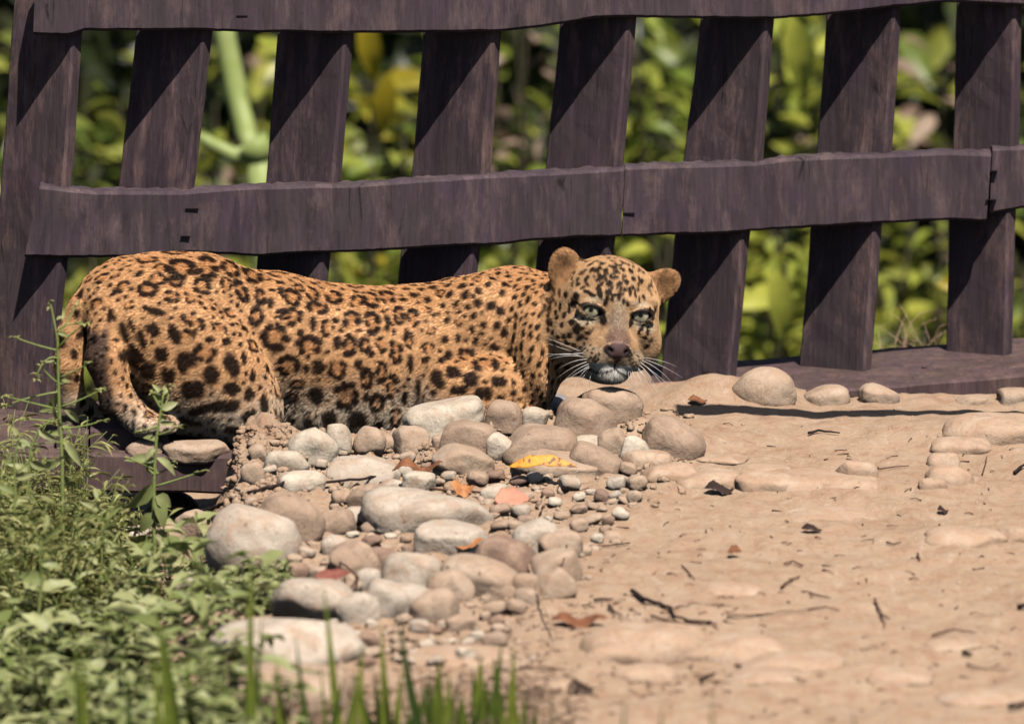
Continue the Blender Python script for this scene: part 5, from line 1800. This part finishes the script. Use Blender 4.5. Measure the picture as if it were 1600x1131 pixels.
M['lf_bright'] = leaf_mat('leaf_bright_green', (0.22, 0.31, 0.04), (0.72, 0.70, 0.11), 0.45, 0.4, 1)
M['lf_mid'] = leaf_mat('leaf_mid_green', (0.12, 0.19, 0.03), (0.54, 0.52, 0.09), 0.38, 0.35, 1)
M['lf_shade'] = leaf_mat('leaf_deep_shade_green', (0.015, 0.025, 0.008), (0.06, 0.075, 0.02), 0.4, 0.2, 1)  # near-black green; deep shade of the shrub interior is in the colour
M['lf_yellow'] = leaf_mat('leaf_yellow_green', (0.42, 0.36, 0.02), (0.58, 0.42, 0.03), 0.5, 0.4, 1)
M['lf_mix'] = leaf_mat('leaf_mixed_yellow', (0.10, 0.19, 0.03), (0.62, 0.46, 0.03), 0.45, 0.35, 1)
M['lf_weed'] = leaf_mat('leaf_weed', (0.22, 0.27, 0.07), (0.60, 0.60, 0.29), 0.5, 0.3, 2)
M['lf_wisp'] = leaf_mat('leaf_wisp', (0.26, 0.27, 0.07), (0.58, 0.54, 0.22), 0.55, 0.3, 2)
M['lf_grass'] = leaf_mat('leaf_grass', (0.05, 0.10, 0.02), (0.30, 0.36, 0.05), 0.4, 0.35, 2)
M['lf_dry'] = leaf_mat('leaf_dry', (0.30, 0.19, 0.13), (0.55, 0.40, 0.28), 0.6, 0.3, 2)
M['stem_green'] = plain_mat('green_stem', (0.20, 0.27, 0.07), (0.30, 0.33, 0.11), 0.5, 90, .2)
M['stem_dark'] = plain_mat('dark_stem', (0.07, 0.06, 0.03), (0.04, 0.035, 0.02), 0.7, 60)
M['bamboo'] = plain_mat('bamboo_green', (0.27, 0.33, 0.10), (0.36, 0.42, 0.15), 0.4, 20, .1)

GEO = leaf_geo(4, .25, .3, 1.0)
GEO_N = leaf_geo(4, .3, .45, .8)


def shrub(px, py, Y, wpx, hpx, n, lsize, mat, label, lab_cat='shrub', spread=0.5, tintr=(0, 1), seed=0, narrow=.42, dirn=None):
    """leafy shrub whose crown centre is seen at (px, py) from the camera at depth Y; it grows from the floor below"""
    rg = np.random.default_rng(seed + 500)
    Y = Y + (1.5 if Y > 3.5 else 1.0); lsize *= 0.78
    c = P(px, py, Y)
    sc = (Y - CAM.y) / DIST
    rx, rz = wpx * .0005 * sc, hpx * .0005 * sc
    base = Vector((c.x, Y + .1, -2.3 if Y > 2.6 else float(ground_z(c.x, Y))))
    root = empty('shrub', base, label, lab_cat, 'leafy shrubs growing beyond the fence')
    b0 = np.array(base); cc = np.array(c) - b0
    st_, lv = [], Leaves()
    n = int(n * 1.15)
    nb = max(4, n // 38)
    for k in range(nb):
        tip = cc + np.array((rg.normal(0, .6) * rx, rg.normal(0, spread * .5), rg.uniform(-.9, 1.0) * rz))
        mid = np.array((tip[0] * .4 + rg.normal(0, .08), tip[1] * .4, tip[2] * .55))
        pts = [Vector(v) for v in (np.zeros(3), mid, tip)]
        pts = bez(pts[0], pts[1], pts[2], 8)
        st_.append((pts, .009, .003))
        m_ = n // nb
        for j in range(m_):
            t = 1 - .75 * rg.random() ** 1.3
            i = min(6, int(t * 7)); p = pts[i].lerp(pts[i + 1], t * 7 - i)
            a = rg.uniform(0, 6.283)
            d = np.array((math.cos(a), math.sin(a) * .8, rg.uniform(-.5, .5)))
            off = d * rg.uniform(0, .14) * (1 + rx)
            L = lsize * rg.uniform(.6, 1.3)
            lv.add(np.array(p) + off, d, L, L * narrow * rg.uniform(.8, 1.2), roll_=rg.normal(0, .6), tint=rg.uniform(*tintr), geo=GEO)
    tubes('stem', st_, M['stem_dark'], root, 5)
    fo = lv.build('foliage', M[mat], root); fo['kind'] = 'stuff'
    return root


SH = [
 (160, 200, 4.2, 170, 420, 260, .11, 'lf_mid', 'green shrub seen in the gap beside the leftmost picket', .5, (0, 1)),
 (-20, 120, 4.6, 160, 520, 200, .11, 'lf_mid', 'green shrub at the left edge beyond the fence', .5, (0, .8)),
 (375, 260, 4.0, 130, 260, 150, .14, 'lf_bright', 'bright green leafy plant around the pale thick stem', .4, (.1, .9)),
 (590, 150, 4.4, 170, 360, 230, .12, 'lf_mix', 'mid green shrub with yellow leaves behind the third gap', .5, (0, 1)),
 (620, 290, 3.6, 130, 200, 90, .13, 'lf_bright', 'low bright plant behind the third gap of the fence', .4, (.0, .6)),
 (820, 190, 4.6, 170, 420, 260, .12, 'lf_bright', 'light green shrub filling the gap left of the leopard head', .5, (.0, .8)),
 (1040, 170, 4.2, 190, 440, 330, .115, 'lf_bright', 'dense grass green shrub above the leopard head', .5, (.0, .7)),
 (1035, 430, 3.4, 120, 200, 110, .12, 'lf_bright', 'lime leafed plant between the ears and the dark picket', .4, (.3, 1)),
 (1240, 160, 4.2, 180, 460, 320, .13, 'lf_bright', 'lime green broad leafed shrub in the gap right of centre', .5, (.2, 1)),
 (1215, 440, 3.4, 130, 240, 170, .13, 'lf_bright', 'lime plant with drooping leaves above the large cream dome', .4, (.3, 1)),
 (1445, 240, 4.4, 150, 220, 150, .11, 'lf_mid', 'darker green shrub in the gap beside the last picket', .5, (.2, 1)),
 (1430, 440, 3.6, 170, 260, 230, .12, 'lf_bright', 'yellow green plant low in the gap beside the last picket', .4, (.2, 1)),
 (1630, 260, 4.2, 140, 560, 260, .12, 'lf_mid', 'green shrub at the right edge beyond the fence', .5, (0, 1)),
 (520, 420, 3.2, 260, 130, 130, .10, 'lf_bright', 'low lime plant seen just above the leopard back', .4, (.1, .8)),
 (170, 430, 3.0, 150, 120, 90, .10, 'lf_mid', 'low green plant behind the rump of the leopard', .4, (.2, 1)),
 (845, 90, 4.2, 130, 220, 70, .10, 'lf_dry', 'dry brownish twiggy plant high in the gap left of the leopard head', .4, (0, 1)),
 (1420, 60, 4.2, 150, 150, 50, .10, 'lf_dry', 'dry pinkish brown leaves high in the last gap', .4, (0, 1)),
 (350, 120, 4.6, 120, 200, 50, .10, 'lf_dry', 'dry brown leaves behind the thick pale stem', .4, (0, 1)),
 (790, 420, 3.2, 130, 100, 60, .10, 'lf_mid', 'low dull plant seen behind the shoulder of the leopard', .4, (.2, 1)),
]
for k, s in enumerate(SH):
    shrub(*s[:8], s[8], spread=s[9], tintr=s[10], seed=k)


def leaf_cloud(name, n, xr, yr, zr, lsize, mat, label, seed, clump=9):
    rg = np.random.default_rng(seed)
    lv = Leaves()
    for i in range(n):
        if i % clump == 0:
            cx, cy, cz = rg.uniform(*xr), rg.uniform(*yr), rg.uniform(*zr)
        p = np.array((cx, cy, cz)) + rg.normal(0, .14, 3)
        a = rg.uniform(0, 6.283)
        d = np.array((math.cos(a), math.sin(a), rg.uniform(-.9, .2)))
        L = lsize * rg.uniform(.6, 1.4)
        lv.add(p, d, L, L * .42, roll_=rg.normal(0, .6), tint=rg.random(), geo=GEO)
    o = lv.build(name, M[mat])
    return tag(o, label, 'undergrowth', kind='stuff')


leaf_cloud('background_undergrowth', 5200, (-1.6, 3.2), (6.8, 8.6), (-2.35, 0.2), .16, 'lf_shade', 'undergrowth coloured as deep shade, filling the space behind the shrubs', 31)
leaf_cloud('background_leaves', 900, (-1.6, 3.2), (6.6, 8.0), (-2.2, 0.2), .15, 'lf_mid', 'sunlit leaves scattered through the far undergrowth', 33, 4)
leaf_cloud('hillside_foliage', 5000, (-4.5, 6.0), (8.5, 12.5), (-1.6, 1.4), .26, 'lf_shade', 'dark foliage covering the slope far behind the fence', 35, 12)

# pale thick stem with a node
bam = empty('thick_stemmed_plant', Vector((P(400, 230, 3.5).x, 3.5, -2.2)), 'tall plant with a thick pale green jointed stem seen in the second gap', 'plant')
b0 = Vector(bam.location)
pts = [P(338, -60, 3.6), P(352, 60, 3.6), P(366, 130, 3.58), P(384, 210, 3.55), P(398, 232, 3.5)]
o = tubes('stem', [([p - b0 for p in pts], .022, .024)], M['bamboo'], bam, 12)
o = tubes('node', [([P(392, 222, 3.5) - b0, P(402, 236, 3.5) - b0, P(408, 250, 3.5) - b0], .036, .028)], M['bamboo'], bam, 12)
o = tubes('side_stem', [([P(398, 240, 3.5) - b0, P(365, 243, 3.5) - b0, P(330, 225, 3.5) - b0, P(300, 205, 3.5) - b0], .020, .011)], M['bamboo'], bam, 10)
o = tubes('lower_stem', [([P(404, 240, 3.5) - b0, P(412, 330, 3.5) - b0, P(420, 600, 3.5) - b0, Vector((0, 0, 0))], .026, .03)], M['bamboo'], bam, 12)
for px, py, L, dd in ((345, 250, .20, (-1, .2, -.5)), (420, 285, .22, (.6, 0, -1)), (330, 215, .16, (-1, 0, .1)), (400, 60, .2, (1, 0, -.7))):
    lv = Leaves(); lv.add(np.array(P(px, py, 3.5) - b0), dd, L, L * .4, roll_=.4, tint=.6, geo=GEO); lv.build('leaf', M['lf_bright'], bam)
# big single leaves picked out by the sun
YL = [(570, 80, 4.0, .15, (.15, 0, -1), 'lf_yellow', 'upright yellow leaf high in the third gap'),
      (606, 165, 4.0, .14, (-.1, 0, -1), 'lf_yellow', 'hanging yellow leaf in the middle of the third gap'),
      (1462, 500, 3.2, .14, (1, 0, .1), 'lf_yellow', 'small yellow leaf low in the last gap'),
      (1235, 90, 4.0, .19, (.2, 0, -1), 'lf_bright', 'broad lime leaf high in the gap right of centre'),
      (1215, 480, 3.2, .15, (.1, -.1, -1), 'lf_bright', 'long lime leaf hanging above the large cream dome')]
for px, py, Y, L, dd, mt, lab in YL:
    lv = Leaves(); c = P(px, py, Y)
    lv.add(np.array((0, 0, L * .5)), dd, L, L * .36, up=(0, -1, .3), tint=.8, geo=GEO)
    o = lv.build('hanging_leaf', M[mt]); o.location = c
    tag(o, lab, 'leaf', 'big leaves catching the sun beyond the fence')
# dry grass wisps near the last picket
ws = []
rg = np.random.default_rng(5)
for i in range(24):
    a = P(rg.uniform(1370, 1480), rg.uniform(550, 580), 1.1)
    e_ = a + Vector((rg.normal(0, .06), rg.normal(0, .03), rg.uniform(.02, .09)))
    ws.append((bez(a, (a + e_) / 2 + Vector((rg.normal(0, .02), 0, .03)), e_, 5), .0010, .0003))
tag(tubes('dry_grass', ws, M['twig_pale'], None, 4), 'wispy dry grass behind the plank in the last gap', 'grass', kind='stuff')

# ------------------------------------------------------------------ weeds in front at the left
def at_y(px, py, y): return np.array(P(px, py, y))


def weed(name, main, Y, branches, leaves, label, r=.003, budc=6):
    p0 = P(main[0][0], main[0][1], Y)
    g0 = Vector((p0.x, Y, gz(p0.x, Y)))
    root = empty(name, g0, label, 'weed')
    pts = [Vector((0, 0, -.003))] + [P(x, y, Y) - g0 for x, y in main]
    fine = []
    for a, b_ in zip(pts, pts[1:]):
        for i in range(3): fine.append(a.lerp(b_, i / 3))
    fine.append(pts[-1])
    tubes('stem', [(fine, r, r * .45)], M['stem_green'], root, 7)
    rg = np.random.default_rng(int(main[0][0]))
    tips = []
    for br in branches:
        dy = rg.uniform(-.03, .03)
        a, e_ = P(br[0], br[1], Y) - g0, P(br[-2], br[-1], Y + dy) - g0
        mid = (P(br[2], br[3], Y + dy * .5) - g0) if len(br) == 6 else (a + e_) / 2 + Vector((0, 0, .006))
        tubes('branch', [(bez(a, mid, e_, 7), r * .5, r * .28)], M['stem_green'], root, 5)
        tips.append((e_, (e_ - mid).normalized()))
    tips.append((pts[-1], Vector((0, 0, 1))))
    for t, d in tips:
        lv = Leaves()
        for k in range(budc):
            a = rg.uniform(0, 6.283)
            dd = np.array((math.cos(a), math.sin(a), rg.uniform(0, .9)))
            lv.add(np.array(t) - np.array(d) * rg.uniform(0, .012), dd, rg.uniform(.005, .011), .005, tint=rg.uniform(.4, 1), geo=GEO_N)
        o = lv.build('bud', M['lf_wisp'], root)
    for (x, y, x2, y2, w) in leaves:
        lv = Leaves()
        a = np.array(P(x, y, Y) - g0); e_ = np.array(P(x2, y2, Y + rg.uniform(-.02, .02)) - g0)
        d = e_ - a; L = np.linalg.norm(d)
        lv.add(a, d, L, w * .001 * 1.1, up=(rg.normal(0, .4), -.9, .5), roll_=rg.normal(0, .3), tint=rg.uniform(.1, .8), geo=GEO_N)
        lv.build('leaf', M['lf_weed'], root)
    return root


weed('tall_weed', [(98, 800), (97, 720), (93, 650), (91, 590), (90, 530), (84, 500), (78, 470)], -.62,
     [(92, 548, 55, 540, 20, 526), (90, 528, 105, 500, 125, 470), (90, 545, 110, 520, 135, 505), (92, 600, 60, 575, 66, 566), (93, 590, 120, 580, 140, 566), (94, 636, 130, 625, 165, 605),
      (92, 612, 40, 620, 0, 637), (95, 660, 60, 655, 30, 655), (95, 670, 130, 668, 168, 655), (88, 520, 95, 505, 130, 505), (90, 560, 70, 550, 55, 593), (93, 640, 30, 625, 5, 618)],
     [(90, 610, 74, 648, 14), (95, 655, 78, 640, 8), (100, 640, 130, 660, 10), (100, 690, 128, 725, 12), (100, 700, 112, 735, 10), (94, 600, 112, 590, 8), (95, 665, 118, 678, 10), (90, 570, 70, 560, 7),
      (96, 640, 60, 640, 9), (95, 720, 60, 735, 12), (97, 740, 130, 770, 14), (96, 680, 70, 672, 9), (88, 500, 100, 492, 6), (90, 520, 108, 524, 6)],
     'tall thin weed with sprigs of tiny buds in front of the leopard tail', .0032)
weed('leafy_weed', [(242, 870), (240, 800), (241, 740), (244, 690), (250, 650), (256, 610)], -.60,
     [(246, 680, 265, 675, 284, 664), (252, 650, 262, 625, 268, 600), (252, 640, 240, 620, 236, 612), (243, 735, 215, 720, 195, 715), (243, 740, 262, 735, 275, 722), (242, 760, 275, 750, 320, 735), (248, 665, 230, 672, 210, 676)],
     [(238, 755, 205, 800, 22), (240, 742, 228, 712, 14), (243, 742, 232, 720, 14), (245, 690, 222, 676, 10), (246, 660, 262, 648, 10), (252, 640, 276, 628, 12), (250, 630, 238, 605, 10), (254, 615, 262, 600, 10),
      (256, 618, 240, 600, 8), (242, 780, 262, 820, 20), (243, 775, 270, 790, 20), (240, 800, 218, 830, 18), (243, 720, 200, 712, 14), (244, 715, 278, 735, 12), (243, 700, 226, 716, 9), (250, 660, 270, 662, 8),
      (242, 830, 280, 850, 18), (240, 840, 200, 850, 18)],
     'leafy green weed with a straight stem in front of the hind paw', .0036)
weed('bent_weed', [(40, 800), (45, 740), (48, 700), (62, 668), (85, 655)], -.75,
     [(48, 700, 25, 690, 0, 700), (50, 695, 80, 690, 110, 690), (46, 735, 70, 720, 100, 715)],
     [(48, 700, 25, 680, 10), (60, 670, 85, 690, 10), (46, 740, 20, 720, 12), (46, 720, 75, 735, 12), (85, 655, 105, 672, 8)], 'arching thin weed left of the tall thin weed', .0024)
weed('small_weed', [(330, 900), (318, 870), (312, 840), (322, 820)], -.72,
     [(318, 860, 340, 850, 352, 835)], [(318, 865, 348, 870, 12), (316, 850, 290, 840, 12), (314, 842, 338, 832, 10), (322, 822, 330, 800, 8), (320, 880, 290, 885, 14)],
     'small sprig in front of the egg shaped boulder', .002)
weed('red_tipped_weed', [(262, 930), (258, 890), (255, 860)], -.95,
     [(258, 880, 240, 870, 225, 862), (258, 885, 275, 870, 290, 862)], [(258, 880, 232, 860, 12), (258, 880, 284, 862, 12), (256, 862, 250, 835, 9), (258, 890, 222, 882, 12), (259, 895, 292, 890, 12)],
     'low weed with a reddish leaf cluster between the pale rocks', .002)

weed('sprouting_weed', [(20, 830), (24, 770), (22, 720), (30, 680)], -.85,
     [(23, 750, 5, 740, -15, 735), (24, 740, 45, 725, 60, 700), (22, 715, 8, 705, -4, 690)],
     [(24, 790, 55, 775, 13), (24, 770, -5, 755, 13), (23, 745, 50, 742, 11), (22, 725, 0, 715, 11), (24, 700, 44, 690, 9), (28, 685, 18, 660, 8)], 'short upright weed at the left edge before the deck', .0026)
weed('sprouting_weed', [(162, 900), (158, 850), (160, 810), (152, 780)], -.85,
     [(159, 830, 180, 815, 198, 800), (160, 812, 140, 800, 124, 795)],
     [(159, 860, 190, 850, 15), (158, 850, 128, 842, 15), (159, 825, 186, 835, 12), (160, 810, 182, 795, 11), (156, 795, 134, 786, 10), (152, 780, 148, 758, 8)], 'short leafy weed between the tall thin weed and the pale rocks', .0026)
weed('sprouting_weed', [(60, 960), (66, 905), (62, 860), (70, 825)], -1.2,
     [(64, 880, 85, 865, 100, 850), (63, 870, 45, 858, 30, 850)],
     [(64, 920, 98, 905, 18), (66, 905, 30, 895, 18), (63, 880, 92, 880, 14), (62, 860, 38, 845, 13), (66, 840, 90, 830, 11), (70, 825, 76, 800, 9)], 'bushy pale green weed low in the middle of the feathery mass', .0028)
# dense ground cover
rg = np.random.default_rng(17)
GSH = leaf_geo(3, .25, .35, .9)


def cover(name, n, fn, mat, label, stem_mat):
    lv = Leaves(); st_ = []
    for i in range(n):
        r = fn()
        if r is None: continue
        px, py, H, nl, L, nar = r
        g = G(px, py)
        lean = Vector((rg.normal(0, .35), rg.normal(0, .35), 1)).normalized()
        tip = g + lean * H
        mid = (g + tip) / 2 + Vector((rg.normal(0, .15), rg.normal(0, .15), .05)) * H
        pts = bez(g, mid, tip, 6)
        st_.append((pts, .0011, .0004))
        for j in range(nl):
            t = rg.uniform(.25, 1.0)
            k = min(4, int(t * 5)); p = pts[k].lerp(pts[k + 1], t * 5 - k)
            a = rg.uniform(0, 6.283)
            d = np.array((math.cos(a), math.sin(a), rg.uniform(-.2, .9)))
            l = L * rg.uniform(.5, 1.3)
            lv.add(np.array(p), d, l, l * nar, roll_=rg.normal(0, .4), tint=rg.random(), geo=GSH)
    o = lv.build(name, M[mat]); tag(o, label, 'ground cover', kind='stuff')
    s = tubes('stems', st_, M[stem_mat], o, 4)
    return o


def f_wisp():
    px = rg.uniform(-60, 250); py = rg.uniform(830, 1010)
    if px > 150 and rg.random() < (px - 150) / 110: return None
    H = rg.uniform(.06, .24) * (1.0 if px < 130 else .5)
    return px, py, H, 10, .026, .17


def f_leaf():
    px = rg.uniform(-60, 450); py = rg.uniform(880, 1230)
    edge = 330 + (py - 880) * .35 + 60 * vnoise(np.array([py * .03]), 0, 0, 9)[0]
    if px > edge: return None
    if 880 < py < 960 and px > 290 and rg.random() < .5: return None
    H = rg.uniform(.02, .13)
    return px, py, H, 8, rg.choice([.022, .034, .046]), .40


def f_mat():
    px = rg.uniform(300, 480); py = rg.uniform(895, 960)
    if px > 455 - (py - 900) * .2: return None
    return px, py, rg.uniform(.008, .030), 8, .015, .55


def f_soft():
    px = rg.uniform(-80, 420); py = rg.uniform(1020, 1260)
    if px > 200 + (py - 1020) * 1.2: return None
    return px, py, rg.uniform(.03, .12), 6, .045, .42


cover('feathery_weeds', 520, f_wisp, 'lf_wisp', 'feathery pale green weeds massed at the left below the deck beam', 'stem_green')
cover('leafy_ground_cover', 430, f_leaf, 'lf_weed', 'tangle of small green leaves covering the lower left corner', 'stem_green')
cover('creeping_plants', 220, f_mat, 'lf_weed', 'low creeping leaves at the foot of the egg shaped boulder', 'stem_dark')
cover('blurred_near_leaves', 150, f_soft, 'lf_weed', 'nearer soft leaves along the lower left edge', 'stem_green')


def f_drystalk():
    px = rg.uniform(250, 900); py = rg.uniform(1080, 1240)
    return px, py, rg.uniform(.02, .06), 5, .022, .1


cover('dry_grass_litter', 240, f_drystalk, 'lf_dry', 'matted dry stalks between the green blades at the bottom', 'twig_pale')

# tall grass blades close to the camera
def blade(parent, b0, pts, w, tint, mat='lf_grass'):
    V, F, T = [], [], []
    n = len(pts)
    for i, p in enumerate(pts):
        t = i / (n - 1)
        ww = w * (1 - t ** 1.6) * (0.75 + .25 * math.sin(min(1, t * 3) * 1.57)) + .0002
        V += [p + Vector((-ww, 0, 0)) - b0, p + Vector((0, ww * .5, 0)) - b0, p + Vector((ww, 0, 0)) - b0]
        T += [tint] * 3
    for i in range(n - 1):
        a = i * 3
        F += [(a, a + 1, a + 4, a + 3), (a + 1, a + 2, a + 5, a + 4)]
    me = mesh_py('blade', V, F)
    at_ = me.attributes.new('tint', 'FLOAT', 'POINT'); at_.data.foreach_set('value', T)
    return link('blade', me, parent, M[mat])


def clump(blades, Y, label):
    bx = sum(b_[0] for b_ in blades) / len(blades)
    x = P(bx, 1131, Y).x
    g0 = Vector((x, Y, gz(x, Y)))
    root = empty('grass_clump', g0, label, 'grass', 'clumps of tall grass along the bottom')
    for (xb, yt, xt, w, tint) in blades:
        yy = Y + random.uniform(-.06, .06)
        top = P(xt, yt, yy); bot = P(xb, 1131, yy)
        d = (bot - top).normalized()
        k = (top.z - gz(bot.x, yy)) / max(.05, (top.z - bot.z)) if top.z - bot.z > .05 else 1.5
        k = min(max(k, 1.0), 6.0)
        base = top.lerp(bot, k)
        base.z = gz(base.x, yy) - .002
        side = random.uniform(-.004, .004)
        pts = [base.lerp(top, t) + Vector((side * math.sin(3.1 * t), 0, 0)) for t in [i / 9 for i in range(10)]]
        blade(root, g0, pts, w * .0008, tint)
    return root


clump([(396, 862, 393, 9, .75), (404, 960, 410, 6, .2), (390, 1040, 380, 6, .5)], -2.12, 'tall single grass blade rising over the widest pale slab')
clump([(528, 912, 506, 9, .9), (520, 1050, 540, 8, .1), (545, 1070, 556, 6, .2), (505, 1040, 500, 5, .6)], -2.12, 'pair of grass blades in front of the flat grey slab')
clump([(482, 992, 462, 7, .2), (476, 1060, 470, 5, .3)], -2.1, 'dark thin blades left of the taller leaning blade')
clump([(606, 972, 595, 9, .8), (570, 1000, 566, 7, .95), (585, 1080, 560, 9, .2)], -2.1, 'light green blades left of the darkest blade')
clump([(656, 956, 622, 10, .0), (646, 1062, 670, 9, .3), (632, 1090, 655, 8, .7), (672, 1070, 660, 9, .2)], -2.1, 'darkest leaning grass blade with short ones at its foot')
clump([(690, 1030, 687, 15, .55), (704, 1050, 702, 11, .8), (716, 1080, 722, 8, .2), (675, 1050, 668, 8, .1)], -2.05, 'broad green blades right of the darkest blade')
clump([(752, 1020, 751, 13, .95), (742, 1040, 738, 10, .1), (768, 1000, 784, 11, .3), (778, 1035, 770, 12, .6), (764, 1060, 760, 10, .2)], -2.05, 'thick bright clump of grass just left of the bare soil')
clump([(806, 1050, 800, 11, .8), (796, 1010, 802, 9, .95), (818, 1085, 820, 10, .5), (830, 1100, 838, 8, .3)], -2.05, 'rightmost green grass clump at the edge of the bare soil')
clump([(700, 1075, 712, 9, .3), (730, 1085, 722, 9, .7), (745, 1072, 752, 8, .1), (684, 1092, 676, 9, .5), (774, 1080, 786, 9, .2), (790, 1092, 780, 8, .8), (640, 1098, 632, 8, .2), (610, 1092, 618, 8, .6)], -2.1, 'short thick green tufts along the bottom edge below the taller blades')
clump([(300, 1020, 292, 9, .7), (345, 1045, 352, 8, .3), (440, 1030, 432, 9, .9), (470, 1085, 478, 9, .2), (550, 1040, 556, 8, .8), (364, 1080, 358, 8, .5), (590, 1050, 584, 8, .4), (620, 1040, 628, 8, .9)], -2.05, 'loose row of blades spread in front of the widest pale slab')
clump([(262, 950, 243, 12, .7), (272, 970, 252, 9, .3), (250, 1010, 240, 9, .9)], -2.15, 'tall blurred blades in front of the green weeds')
clump([(120, 970, 116, 9, .4), (136, 1010, 130, 10, .9), (205, 1030, 195, 8, .0)], -2.15, 'dark blurred blades at the lower left')
clump([(960, 1085, 978, 10, .05), (1018, 1100, 1036, 10, .05), (876, 1085, 862, 9, .05)], -2.75, 'short dark blurred blade tips at the bottom of the bare soil')
clump([(1122, 1085, 1110, 8, .4), (1330, 1108, 1334, 10, .0)], -2.75, 'faint blurred blade tips right of the dark ones at the bottom')
